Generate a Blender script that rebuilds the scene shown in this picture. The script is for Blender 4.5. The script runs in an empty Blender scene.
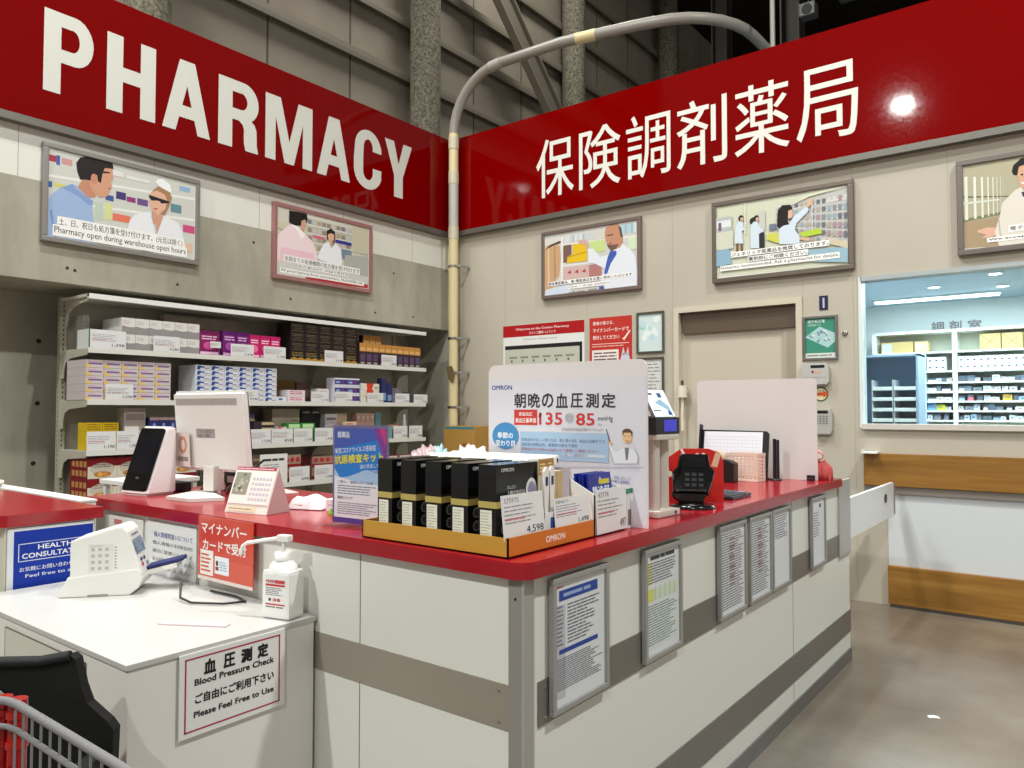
import bpy, bmesh, math, random
from mathutils import Matrix, Vector
random.seed(7)
R = math.radians
SC = bpy.context.scene
COL = SC.collection

# ------------------------------------------------------------------ camera
F = 754.0; H = 1.45; YAW = R(37.6); PIT = math.atan(26/754)
cam_d = bpy.data.cameras.new('camera'); cam = bpy.data.objects.new('camera', cam_d); COL.objects.link(cam)
cam_d.sensor_fit = 'HORIZONTAL'; cam_d.sensor_width = 36; cam_d.lens = F/1024*36
cam_d.clip_start = .02
cam.location = (0, 0, H); cam.rotation_euler = (R(90)+PIT, 0, YAW)
SC.camera = cam
SC.view_settings.view_transform = 'Standard'; SC.view_settings.look = 'None'
SC.view_settings.gamma = 1; SC.view_settings.use_curve_mapping = False
SC.view_settings.exposure = 0.14

# measured points of the photograph carried on to a known surface of the room
_fw = (-math.sin(YAW), math.cos(YAW)); _rt = (math.cos(YAW), math.sin(YAW))
def ray(px, py):
    a = (px-512)/F; b = (384-py)/F
    f = math.cos(PIT)-b*math.sin(PIT); u = math.sin(PIT)+b*math.cos(PIT)
    return (_fw[0]*f+_rt[0]*a, _fw[1]*f+_rt[1]*a, u)
def onX(px, py, v):          # -> (Y, Z) on the surface X = v
    r = ray(px, py); s = v/r[0]; return (r[1]*s, H+r[2]*s)
def onY(px, py, v):          # -> (X, Z) on the surface Y = v
    r = ray(px, py); s = v/r[1]; return (r[0]*s, H+r[2]*s)

# ------------------------------------------------------------------ materials
def lin(c):
    return tuple(((x/255)/12.92 if x/255 <= .04045 else (((x/255)+.055)/1.055)**2.4) for x in c[:3])+(1.0,)
MATS = {}
def newmat(name):
    m = bpy.data.materials.new(name); m.use_nodes = True
    nt = m.node_tree; b = nt.nodes['Principled BSDF']; MATS[name] = m
    return m, nt, b
def attr_mat(name, rough=.6, metal=0.0, spec=.5, coat=0.0, bump=0.0, bscale=60):
    m, nt, b = newmat(name)
    a = nt.nodes.new('ShaderNodeAttribute'); a.attribute_name = 'Col'
    nt.links.new(a.outputs['Color'], b.inputs['Base Color'])
    tc = nt.nodes.new('ShaderNodeTexCoord'); n = nt.nodes.new('ShaderNodeTexNoise'); n.inputs['Scale'].default_value = bscale
    nt.links.new(tc.outputs['Object'], n.inputs['Vector'])
    mr = nt.nodes.new('ShaderNodeMapRange'); mr.inputs['To Min'].default_value = max(.02, rough-.04); mr.inputs['To Max'].default_value = rough+.04
    nt.links.new(n.outputs['Fac'], mr.inputs['Value']); nt.links.new(mr.outputs['Result'], b.inputs['Roughness'])
    b.inputs['Metallic'].default_value = metal; b.inputs['Specular IOR Level'].default_value = spec
    b.inputs['Coat Weight'].default_value = coat
    if bump:
        bp = nt.nodes.new('ShaderNodeBump'); bp.inputs['Strength'].default_value = bump; bp.inputs['Distance'].default_value = .002
        nt.links.new(n.outputs['Fac'], bp.inputs['Height']); nt.links.new(bp.outputs['Normal'], b.inputs['Normal'])
    return m
attr_mat('matte', .62, spec=.3)
attr_mat('paper', .55, spec=.3)
attr_mat('satin', .38)
attr_mat('gloss', .16, coat=.2)
attr_mat('redtop', .2, spec=.5)
attr_mat('signred', .05, spec=.17)
attr_mat('metal', .34, metal=1.0)
attr_mat('cloth', .8, bump=.6, bscale=90)
attr_mat('steel', .42, metal=.45)
attr_mat('rough', .85, bump=.8, bscale=25)

def mottled(name, c1, c2, scale=3, rough=.8, detail=8, stretch=(1, 1, 1), bump=.3, c3=None, spec=.3):
    m, nt, b = newmat(name)
    tc = nt.nodes.new('ShaderNodeTexCoord'); mp = nt.nodes.new('ShaderNodeMapping'); mp.inputs['Scale'].default_value = stretch
    n = nt.nodes.new('ShaderNodeTexNoise'); n.inputs['Scale'].default_value = scale; n.inputs['Detail'].default_value = detail; n.inputs['Roughness'].default_value = .62
    cr = nt.nodes.new('ShaderNodeValToRGB'); cr.color_ramp.elements[0].color = lin(c1); cr.color_ramp.elements[1].color = lin(c2)
    cr.color_ramp.elements[0].position = .32; cr.color_ramp.elements[1].position = .68
    if c3:
        e = cr.color_ramp.elements.new(.5); e.color = lin(c3)
    nt.links.new(tc.outputs['Object'], mp.inputs['Vector']); nt.links.new(mp.outputs['Vector'], n.inputs['Vector'])
    nt.links.new(n.outputs['Fac'], cr.inputs['Fac']); nt.links.new(cr.outputs['Color'], b.inputs['Base Color'])
    bp = nt.nodes.new('ShaderNodeBump'); bp.inputs['Strength'].default_value = bump; bp.inputs['Distance'].default_value = .004
    nt.links.new(n.outputs['Fac'], bp.inputs['Height']); nt.links.new(bp.outputs['Normal'], b.inputs['Normal'])
    b.inputs['Roughness'].default_value = rough; b.inputs['Specular IOR Level'].default_value = spec
    return m
mottled('concrete', (150, 146, 131), (182, 177, 161), 2.0, .85, 10, (1, 1.3, .5), .25, (166, 161, 146))
mottled('firecoat', (70, 66, 56), (150, 142, 124), 22, .95, 6, (1, 1, 1), 1.0)
mottled('floor_mat', (104, 92, 80), (132, 122, 108), 1.1, .22, 6, (1, 1, 1), .03, (118, 107, 94), .4)
mottled('outer_panel', (140, 129, 114), (152, 141, 126), 1.5, .7, 4, (1, 1, 1), .05)
mottled('darkmetal', (30, 27, 24), (42, 38, 33), 3, .8, 4)
mottled('wood', (126, 88, 36), (164, 122, 60), 3.0, .4, 8, (.35, 1, 6), .08, (148, 104, 44), .4)

def glassy(name, tint=(255, 255, 255), gloss=.08, rough=.03):
    m = bpy.data.materials.new(name); m.use_nodes = True; nt = m.node_tree; nt.nodes.clear()
    o = nt.nodes.new('ShaderNodeOutputMaterial'); t = nt.nodes.new('ShaderNodeBsdfTransparent'); g = nt.nodes.new('ShaderNodeBsdfGlossy')
    t.inputs['Color'].default_value = lin(tint); g.inputs['Roughness'].default_value = rough
    lw = nt.nodes.new('ShaderNodeLayerWeight'); pw = nt.nodes.new('ShaderNodeMath'); pw.operation = 'POWER'; pw.inputs[1].default_value = 5
    fr = nt.nodes.new('ShaderNodeMath'); fr.operation = 'MULTIPLY_ADD'; fr.inputs[1].default_value = .7; fr.inputs[2].default_value = .03
    nt.links.new(lw.outputs['Facing'], pw.inputs[0]); nt.links.new(pw.outputs[0], fr.inputs[0])
    mx = nt.nodes.new('ShaderNodeMixShader')
    nt.links.new(fr.outputs[0], mx.inputs['Fac']); nt.links.new(t.outputs['BSDF'], mx.inputs[1]); nt.links.new(g.outputs['BSDF'], mx.inputs[2])
    nt.links.new(mx.outputs['Shader'], o.inputs['Surface']); MATS[name] = m
glassy('glass', (236, 246, 248))
glassy('clear', (252, 252, 252))
def milky(name, col, opacity):
    m = bpy.data.materials.new(name); m.use_nodes = True; nt = m.node_tree; b = nt.nodes['Principled BSDF']; o = nt.nodes['Material Output']
    b.inputs['Base Color'].default_value = lin(col); b.inputs['Roughness'].default_value = .25
    t = nt.nodes.new('ShaderNodeBsdfTransparent'); mx = nt.nodes.new('ShaderNodeMixShader'); mx.inputs['Fac'].default_value = opacity
    nt.links.new(t.outputs['BSDF'], mx.inputs[1]); nt.links.new(b.outputs['BSDF'], mx.inputs[2]); nt.links.new(mx.outputs['Shader'], o.inputs['Surface']); MATS[name] = m
milky('film', (230, 226, 224), .72)
milky('thinfilm', (240, 236, 236), .35)
def emis(name, col, s):
    m, nt, b = newmat(name); b.inputs['Base Color'].default_value = lin(col)
    b.inputs['Emission Color'].default_value = lin(col); b.inputs['Emission Strength'].default_value = s
emis('lamp', (235, 248, 255), 6.0)
emis('blueled', (60, 60, 190), .35)
emis('lcd', (225, 238, 246), .75)

# ------------------------------------------------------------------ text outlines
_tc = {}
def glyphs(body, bold=0.0, res=2):
    k = (body, bold, res)
    if k not in _tc:
        c = bpy.data.curves.new('t', 'FONT'); c.body = body; c.offset = bold; c.resolution_u = res; c.size = 1
        o = bpy.data.objects.new('t', c); COL.objects.link(o); bpy.context.view_layer.update()
        me = bpy.data.meshes.new_from_object(o.evaluated_get(bpy.context.evaluated_depsgraph_get()))
        vs = [(v.co.x, v.co.y) for v in me.vertices]; fs = [tuple(p.vertices) for p in me.polygons]
        bpy.data.objects.remove(o); bpy.data.curves.remove(c); bpy.data.meshes.remove(me)
        if vs:
            x0 = min(v[0] for v in vs); x1 = max(v[0] for v in vs); y0 = min(v[1] for v in vs); y1 = max(v[1] for v in vs)
            vs = [((a-x0)/(x1-x0 or 1), (b-y0)/(y1-y0 or 1)) for a, b in vs]
        _tc[k] = (vs, fs, (x1-x0)/(y1-y0) if vs else 1)
    return _tc[k]

# ------------------------------------------------------------------ mesh builder: things face -Y, z up
class G:
    def __init__(s):
        s.v = []; s.f = []; s.c = []; s.m = []; s.sm = []; s.T = Matrix.Identity(4)
    def add(s, vs, fs, col, mat='matte', smooth=False):
        n = len(s.v); s.v += [tuple(s.T @ Vector(p)) for p in vs]
        for f in fs:
            s.f.append(tuple(n+i for i in f)); s.c.append(lin(col)); s.m.append(mat); s.sm.append(smooth)
        return s
    def box(s, x0, x1, y0, y1, z0, z1, col, mat='matte', b=0.0, top=None, side=None):
        if b:
            bm = bmesh.new(); bmesh.ops.create_cube(bm, size=1)
            for v in bm.verts:
                v.co = ((x0+x1)/2+v.co.x*(x1-x0), (y0+y1)/2+v.co.y*(y1-y0), (z0+z1)/2+v.co.z*(z1-z0))
            bmesh.ops.bevel(bm, geom=bm.edges[:], offset=b, segments=2, profile=.7, affect='EDGES')
            s.bm(bm, col, mat); return s
        vs = [(x0, y0, z0), (x1, y0, z0), (x1, y1, z0), (x0, y1, z0), (x0, y0, z1), (x1, y0, z1), (x1, y1, z1), (x0, y1, z1)]
        s.add(vs, [(0, 1, 5, 4), (2, 3, 7, 6)], col, mat)
        s.add(vs, [(1, 2, 6, 5), (3, 0, 4, 7)], side or col, mat)
        s.add(vs, [(4, 5, 6, 7), (3, 2, 1, 0)], top or col, mat)
        return s
    def bm(s, bm, col, mat='matte', smooth=False):
        bm.verts.index_update(); s.add([tuple(v.co) for v in bm.verts], [tuple(v.index for v in f.verts) for f in bm.faces], col, mat, smooth); bm.free()
    def cyl(s, p0, p1, r, col, mat='matte', n=16, r2=None, cap=True):
        p0 = Vector(p0); p1 = Vector(p1); d = (p1-p0).normalized(); a = d.orthogonal().normalized(); b = d.cross(a); r2 = r if r2 is None else r2
        vs = []
        for p, q in ((p0, r), (p1, r2)):
            vs += [tuple(p+a*math.cos(t*2*math.pi/n)*q+b*math.sin(t*2*math.pi/n)*q) for t in range(n)]
        s.add(vs, [(i, (i+1) % n, n+(i+1) % n, n+i) for i in range(n)], col, mat, True)
        if cap:
            s.add(vs, [tuple(range(n))[::-1], tuple(range(n, 2*n))], col, mat)
        return s
    def tube(s, pts, r, col, mat='matte', n=10, close=False):
        pts = [Vector(p) for p in pts]; rings = []; N = len(pts); up = None
        for i, p in enumerate(pts):
            d = ((pts[min(i+1, N-1)]-pts[max(i-1, 0)])).normalized()
            if up is None: up = d.orthogonal().normalized()
            a = (up-d*up.dot(d)).normalized(); up = a; b = d.cross(a)
            rings.append([tuple(p+a*math.cos(t*2*math.pi/n)*r+b*math.sin(t*2*math.pi/n)*r) for t in range(n)])
        vs = [q for g in rings for q in g]
        s.add(vs, [(k*n+i, k*n+(i+1) % n, (k+1)*n+(i+1) % n, (k+1)*n+i) for k in range(N-1) for i in range(n)], col, mat, True)
        s.add(vs, [tuple(range(n))[::-1], tuple((N-1)*n+i for i in range(n))], col, mat)
        return s
    def lathe(s, prof, col, mat='satin', n=24, cx=0, cy=0, sx=1, sy=1):
        vs = [(cx+math.cos(t*2*math.pi/n)*r*sx, cy+math.sin(t*2*math.pi/n)*r*sy, z) for r, z in prof for t in range(n)]
        k = len(prof)
        s.add(vs, [(j*n+i, j*n+(i+1) % n, (j+1)*n+(i+1) % n, (j+1)*n+i) for j in range(k-1) for i in range(n)], col, mat, True)
        s.add(vs, [tuple(range(n))[::-1], tuple((k-1)*n+i for i in range(n))], col, mat)
        return s
    def prism(s, pts, y0, y1, col, mat='matte', b=0.0, edge=None):   # outline in X-Z, thickness along Y
        n = len(pts); bm = bmesh.new()
        a = [bm.verts.new((p[0], y0, p[1])) for p in pts]; c = [bm.verts.new((p[0], y1, p[1])) for p in pts]
        bm.faces.new(a); bm.faces.new(c[::-1])
        for i in range(n): bm.faces.new((a[i], c[i], c[(i+1) % n], a[(i+1) % n]))
        bmesh.ops.recalc_face_normals(bm, faces=bm.faces[:])
        if b: bmesh.ops.bevel(bm, geom=bm.edges[:], offset=b, segments=2, profile=.7, affect='EDGES')
        s.bm(bm, col, mat); return s
    # flat marks on the surface y = y (facing -Y); l = how many sheets up
    def poly(s, pts, col, y=0, l=1, mat='paper'):
        return s.add([(p[0], y-l*.0004, p[1]) for p in pts], [tuple(range(len(pts)))], col, mat)
    def rect(s, x0, x1, z0, z1, col, y=0, l=1, mat='paper'):
        return s.poly([(x0, z0), (x1, z0), (x1, z1), (x0, z1)], col, y, l, mat)
    def ell(s, cx, cz, rx, rz, col, y=0, l=1, n=20, mat='paper'):
        return s.poly([(cx+math.cos(t*2*math.pi/n)*rx, cz+math.sin(t*2*math.pi/n)*rz) for t in range(n)], col, y, l, mat)
    def txt(s, body, x0, x1, z0, z1, col, y=0, l=2, bold=.0, res=2, mat='paper'):
        vs, fs, asp = glyphs(body, 0, res)
        bz = bold*1.4; bx = bz/asp; k = 0      # heavier strokes: the same outline laid again, shifted
        for sx, sz in ([(0, 0)] if not bold else [(-1, 0), (1, 0)] if bold < .01 else [(-1, -1), (1, -1), (-1, 1), (1, 1), (0, 0)]):
            k += 1; p = 1-2*bx; q = 1-2*bz
            s.add([(x0+(bx+a*p+sx*bx)*(x1-x0), y-(l+k*.05)*.0004, z0+(bz+b*q+sz*bz)*(z1-z0)) for a, b in vs], fs, col, mat)
        return s
    def lines(s, x0, x1, z0, z1, n, col, y=0, l=1, fill=.45, rag=.3):     # small print too fine to read
        p = (z1-z0)/n
        for i in range(n):
            z = z1-(i+.5)*p; e = x1-(x1-x0)*random.random()*rag; x = x0
            while x < e-.001:
                w = min(e-x, p*random.uniform(1.5, 5)); s.rect(x, x+w, z-p*fill/2, z+p*fill/2, col, y, l); x += w+p*.35
        return s
    def build(s, name, parent=None, loc=(0, 0, 0), rz=0, rot=None):
        me = bpy.data.meshes.new(name); me.from_pydata(s.v, [], s.f)
        names = list(dict.fromkeys(s.m))
        for k in names: me.materials.append(MATS[k])
        idx = {k: i for i, k in enumerate(names)}
        me.polygons.foreach_set('material_index', [idx[k] for k in s.m]); me.polygons.foreach_set('use_smooth', s.sm)
        a = me.color_attributes.new('Col', 'FLOAT_COLOR', 'CORNER'); buf = []
        for f, c in zip(s.f, s.c): buf += list(c)*len(f)
        a.data.foreach_set('color', buf); me.update()
        o = bpy.data.objects.new(name, me); COL.objects.link(o); o.parent = parent
        o.location = loc; o.rotation_euler = rot or (0, 0, rz)
        return o
R90 = math.pi/2
def tag(o, label, cat, group=None, kind=None):
    if kind: o['kind'] = kind
    if label: o['label'] = label
    if cat: o['category'] = cat
    if group: o['group'] = group
    return o
def thing(name, label, cat, loc=(0, 0, 0), rz=0, group=None, rot=None):
    o = bpy.data.objects.new(name, None); COL.objects.link(o); o.empty_display_size = .05
    o.location = loc; o.rotation_euler = rot or (0, 0, rz)
    return tag(o, label, cat, group)
def struct(g, name, **k):
    o = g.build(name, **k); o['kind'] = 'structure'; return o
def copy_tree(o, parent=None):
    c = o.copy(); COL.objects.link(c); c.parent = parent
    for ch in [x for x in COL.objects if x.parent == o]: copy_tree(ch, c)
    return c
ORD = ['first', 'second', 'third', 'fourth', 'fifth', 'sixth', 'seventh', 'eighth', 'ninth', 'tenth', 'eleventh', 'twelfth', 'thirteenth', 'fourteenth', 'fifteenth', 'sixteenth', 'seventeenth', 'eighteenth', 'nineteenth', 'twentieth', 'twenty-first', 'twenty-second', 'twenty-third', 'twenty-fourth', 'twenty-fifth']
WHITE = (222, 223, 215); CREAM = (206, 197, 178); RED = (178, 8, 12); BLK = (16, 15, 16); GREY = (120, 116, 110)
# ================================================================== SETTING
XL, YW = -5.65, 6.2                       # front faces of the two pharmacy walls
MATS['wallpaint'] = mottled('wallpaint', (184, 177, 162), (190, 183, 168), .8, .5, 3, (1, 1, 1), .02)
g = G(); g.box(-12, 9, -10, 26, -.2, 0, (255,)*3, 'floor_mat'); struct(g, 'floor')
# concrete lower wall: beam in front, niche behind it
g = G(); g.box(-6.4, XL, -3, YW+.12, 2.333, 3.01, WHITE, 'concrete')
for y, z in [(1.2, 2.45), (2.25, 2.44), (2.30, 2.43), (3.05, 2.43), (4.1, 2.44), (5.1, 2.42), (3.72, 2.88), (5.35, 2.85), (4.98, 2.9), (5.63, 2.43)]:
    g.add([(XL+.001, y+math.cos(t*.628)*.012, z+math.sin(t*.628)*.012) for t in range(10)], [tuple(range(10))], (60, 57, 50))
struct(g, 'wall_beam')
g = G(); g.box(-6.55, -6.3, -3, YW, 0, 2.333, WHITE, 'concrete')
for y, z in [(2.32, 1.97), (2.32, 1.5), (2.3, 1.05), (1.6, 1.6)]:
    g.add([(-6.299, y+math.cos(t*.628)*.018, z+math.sin(t*.628)*.018) for t in range(10)], [tuple(range(10))], (52, 50, 44))
struct(g, 'wall_niche')
g = G(); g.box(-6.3, XL, YW, YW+.12, 0, 2.333, WHITE, 'concrete'); struct(g, 'wall_niche_side')
g = G(); g.box(-5.8, XL, -3, YW, 3.01, 4.40, (226, 225, 216), 'satin')
for y in (1.0, 1.93, 2.85, 3.77, 4.69, 5.61): g.box(XL, XL+.0015, y, y+.004, 3.01, 3.4, (170, 168, 158))
g.box(XL, XL+.02, YW-.1, YW-.06, 3.0, 3.36, (214, 208, 190), 'satin')
struct(g, 'wall_left')
# back wall with its door opening and the dispensary window
DX0, DX1, DZ = -2.905, -1.878, 2.315
WX0, WX1, WZ0, WZ1 = -1.395, 1.2, 1.335, 2.45
g = G()
for x0, x1, z0, z1 in [(XL, DX0, 0, 4.4), (DX0, DX1, DZ, 4.4), (DX1, WX0, 0, 4.4), (WX0, WX1, WZ1, 4.4), (WX0, WX1, 0, WZ0), (WX1, 4, 0, 4.4)]:
    g.box(x0, x1, YW, YW+.12, z0, z1, CREAM, 'wallpaint')
for x in (-4.86, -3.86, -2.96, -1.83, -.8, .2):
    z0 = 0 if x in (-4.86, -3.86, -2.96, -1.83) else WZ1
    g.box(x, x+.004, YW-.001, YW, z0, 3.36, (172, 162, 143))
g.box(-1.45, -1.446, YW-.001, YW, 0, 3.36, (172, 162, 143))
struct(g, 'wall_back')
g = G(); g.box(DX0-.045, DX0+.004, YW-.012, YW+.13, 0, DZ+.045, CREAM, 'satin'); g.box(DX1-.004, DX1+.045, YW-.012, YW+.13, 0, DZ+.045, CREAM, 'satin')
g.box(DX0+.004, DX1-.004, YW-.012, YW+.13, DZ-.004, DZ+.045, CREAM, 'satin'); struct(g, 'trim_1')
d = thing('door_1', None, None, (0, 0, 0)); d['kind'] = 'structure'
g = G(); g.box(DX0-.02, DX1+.02, YW+.07, YW+.11, 0, 2.2, (196, 186, 170), 'satin'); g.box(DX1-.13, DX1-.012, YW+.055, YW+.07, 0, 2.125, (172, 162, 146), 'satin'); g.build('door_leaf', d)
g = G(); g.box(DX0+.02, DX1-.01, YW+.035, YW+.11, 2.125, DZ, (92, 78, 64), 'satin'); g.build('door_header', d)
g = G(); g.cyl((-2.86, YW-.03, 1.56), (-2.86, YW-.03, 1.665), .042, (226, 220, 204), 'satin'); g.cyl((-2.86, YW-.03, 1.27), (-2.86, YW-.03, 1.56), .012, (226, 220, 204), 'satin')
g.cyl((-2.86, YW-.03, 1.665), (-2.86, YW-.03, 1.71), .012, (70, 60, 50), 'satin'); g.box(-2.88, -2.84, YW-.03, YW+.06, 1.6, 1.63, CREAM, 'satin'); g.build('door_handle', d)
# window_1
w = thing('window_1', None, None); w['kind'] = 'structure'
g = G(); c = (222, 230, 230)
g.box(WX0-.016, WX0+.004, YW-.01, YW+.13, WZ0-.02, WZ1+.02, c, 'satin'); g.box(WX0, WX1, YW-.01, YW+.13, WZ1-.012, WZ1+.02, (170, 178, 178), 'satin'); g.box(WX0, WX1, YW-.03, YW+.13, WZ0-.03, WZ0+.01, (206, 198, 190), 'satin')
g.build('window_frame', w)
g = G(); g.box(WX0, WX1, YW+.06, YW+.068, WZ0, WZ1, WHITE, 'glass'); g.build('window_pane', w)
# wooden bumper rails of the back wall
g = G(); g.box(-1.385, 3.5, YW-.045, YW, .885, 1.125, (0,)*3, 'wood', .006); g.box(-1.385, 3.5, YW-.03, YW, .83, .885, (128, 120, 112), 'satin'); struct(g, 'trim_2')
g = G(); g.box(-1.228, 3.5, YW-.045, YW, .02, .30, (0,)*3, 'wood', .006); g.box(-1.215, 3.5, YW-.05, YW, 0, .02, (70, 64, 58)); struct(g, 'trim_3')
g = G(); g.box(-1.228, 3.5, YW-.008, YW-.001, .30, .83, (208, 212, 216), 'satin'); struct(g, 'trim_4')
# dispensary room behind the window
WB = (230, 234, 232)
g = G(); g.box(-2.9, 4, 9.95, 10.05, 0, 2.75, WB); struct(g, 'wall_dispensary')
g = G(); g.box(-2.9, -2.8, YW+.12, 9.95, 0, 2.75, WB); struct(g, 'wall_dispensary_side')
g = G(); g.box(-2.9, 4, YW+.12, 10, 2.7, 2.78, (186, 208, 222)); struct(g, 'ceiling_dispensary')
for i, (x, y) in enumerate([(-.68, 7.3), (-.68, 8.1), (-.69, 8.95), (-1.25, 8.63), (.3, 8.6), (.5, 7.4)]):
    t = thing('ceiling_downlight', ['round downlight in the dispensary ceiling close behind the window head', 'second round downlight in the dispensary ceiling, one row behind the window head', 'round downlight in the dispensary ceiling just before the strip light', 'lone dim downlight of the dispensary ceiling above the strip lamp middle', 'dispensary downlight past the end of the strip lamp', 'dispensary downlight beyond the window edge'][i], 'ceiling light', (x, y, 2.7), group='dispensary downlights')
    a = G(); a.lathe([(.07, 0), (.07, -.008), (.055, -.012)], (235, 240, 240)); a.build('trim_ring', t)
    a = G(); a.lathe([(.052, -.0125), (.05, -.014)], (255,)*3, 'lamp'); a.build('diffuser', t)
t = thing('ceiling_strip_light', 'long fluorescent strip lamp on the dispensary ceiling', 'ceiling light', (-1.35, 9.35, 2.7))
a = G(); a.box(-.62, .62, -.05, .05, -.02, 0, (230, 236, 236)); a.build('housing', t)
a = G(); a.box(-.6, .6, -.03, .03, -.045, -.02, (255,)*3, 'lamp', .008); a.build('tube', t)

# warehouse shell above and behind the pharmacy
g = G(); g.box(-9.2, -9, -6, 26, 0, 13, (0,)*3, 'outer_panel')
y = -4.2
while y < 25:
    g.box(-9.0, -8.998, y, y+.03, 0, 13, (84, 76, 66)); y += 1.47
struct(g, 'wall_outer')
g = G(); g.box(-9.2, 8, 25, 25.2, 0, 13, (0,)*3, 'outer_panel'); struct(g, 'wall_far')
g = G(); g.box(-9.2, 9, -10, 26, 12.6, 12.8, (0,)*3, 'darkmetal'); struct(g, 'ceiling')
for i, z in enumerate((4.0, 5.9, 6.97, 7.88, 8.77, 9.7, 10.8)):
    t = G(); t.box(-9.0, -8.86, -5, 25, z-.02, z+.06, (138, 128, 113), 'satin'); t.box(-8.9, -8.86, -5, 25, z-.09, z-.02, (124, 115, 102), 'satin')
    o = struct(t, 'trim_%d' % (5+i))
for i, y in enumerate((4.25, 8.85, 13.35, 17.9)):
    g = G(); g.cyl((-8.62, y, 0), (-8.62, y, 12.6), .25, (0,)*3, 'firecoat', 14)
    o = g.build('roof_column'); tag(o, 'fireproofed steel column against the warehouse wall, %s one counting from the sign end' % ORD[i], 'column', 'coated columns'); o['kind'] = 'structure'
for i, (a, b) in enumerate([((10.3, 9.1), (12.75, 6.2)), ((10.05, 8.3), (13.2, 4.8))]):
    pass
t = thing('wall_brace', 'wide flat steel brace running diagonally up the warehouse wall', 'beam')
a = G(); a.T = Matrix.Translation((-8.35, 11.7, 7.9)) @ Matrix.Rotation(R90, 4, 'Z'); L = 7
def bar(g, cx, cz, ang, L, w, th, col, y0):
    dx, dz = math.cos(ang), math.sin(ang); nx, nz = -dz, dx
    g.prism([(cx-dx*L/2-nx*w/2, cz-dz*L/2-nz*w/2), (cx+dx*L/2-nx*w/2, cz+dz*L/2-nz*w/2), (cx+dx*L/2+nx*w/2, cz+dz*L/2+nz*w/2), (cx-dx*L/2+nx*w/2, cz-dz*L/2+nz*w/2)], y0, y0+th, col, 'satin')
bar(a, 0, 0, R(136), 9.5, .34, .03, (122, 113, 100), 0); a.build('web', t)
a = G(); a.T = Matrix.Translation((-8.35, 11.7, 7.9)) @ Matrix.Rotation(R90, 4, 'Z'); bar(a, .13, .16, R(136), 9.5, .03, .16, (138, 128, 113), -.06); bar(a, -.13, -.16, R(136), 9.5, .03, .16, (138, 128, 113), -.06); a.build('flange', t)
# dark roof steel in the far corner
for i, (x, y) in enumerate([(-6.6, 16.5), (-4.4, 14.5)]):
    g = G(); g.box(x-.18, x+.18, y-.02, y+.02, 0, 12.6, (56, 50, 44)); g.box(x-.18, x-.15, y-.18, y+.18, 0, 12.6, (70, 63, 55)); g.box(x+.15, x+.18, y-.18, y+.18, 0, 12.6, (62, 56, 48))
    o = g.build('steel_post'); tag(o, ['dark steel post deep in the hall beside the coated columns', 'dark steel post deep in the hall behind the bent pipe'][i], 'column'); o['kind'] = 'structure'
for i, z in enumerate((8.4, 10.2)):
    g = G(); g.box(-8.9, 8, 19.9, 20.1, z, z+.5, (60, 54, 46)); o = struct(g, 'trim_%d' % (12+i))
g = G(); g.cyl((-2.24, 6.8, 0), (-2.24, 6.8, 12.6), .022, (150, 146, 138), 'satin'); tag(g.build('conduit_pipe'), 'thin grey upright conduit behind the red sign where the pipe dips', 'pipe')
for i, (x, z) in enumerate([(-1.95, 5.02), (-1.62, 5.08)]):
    t = thing('hanging_speaker', ['small dark loudspeaker hung behind the sign, beside the thin conduit', 'small dark loudspeaker hung behind the sign, farther from the conduit'][i], 'speaker', (x, 6.9, z))
    a = G(); a.box(-.07, .07, -.06, .06, -.05, .07, (40, 37, 34), 'satin', .01); a.build('cabinet', t)
    a = G(); a.cyl((0, -.062, .01), (0, -.066, .01), .045, (22, 20, 18)); a.build('cone', t)
    a = G(); a.cyl((0, 0, .07), (0, 0, 12.6-z), .006, (40, 37, 34)); a.build('hanger', t)

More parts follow.
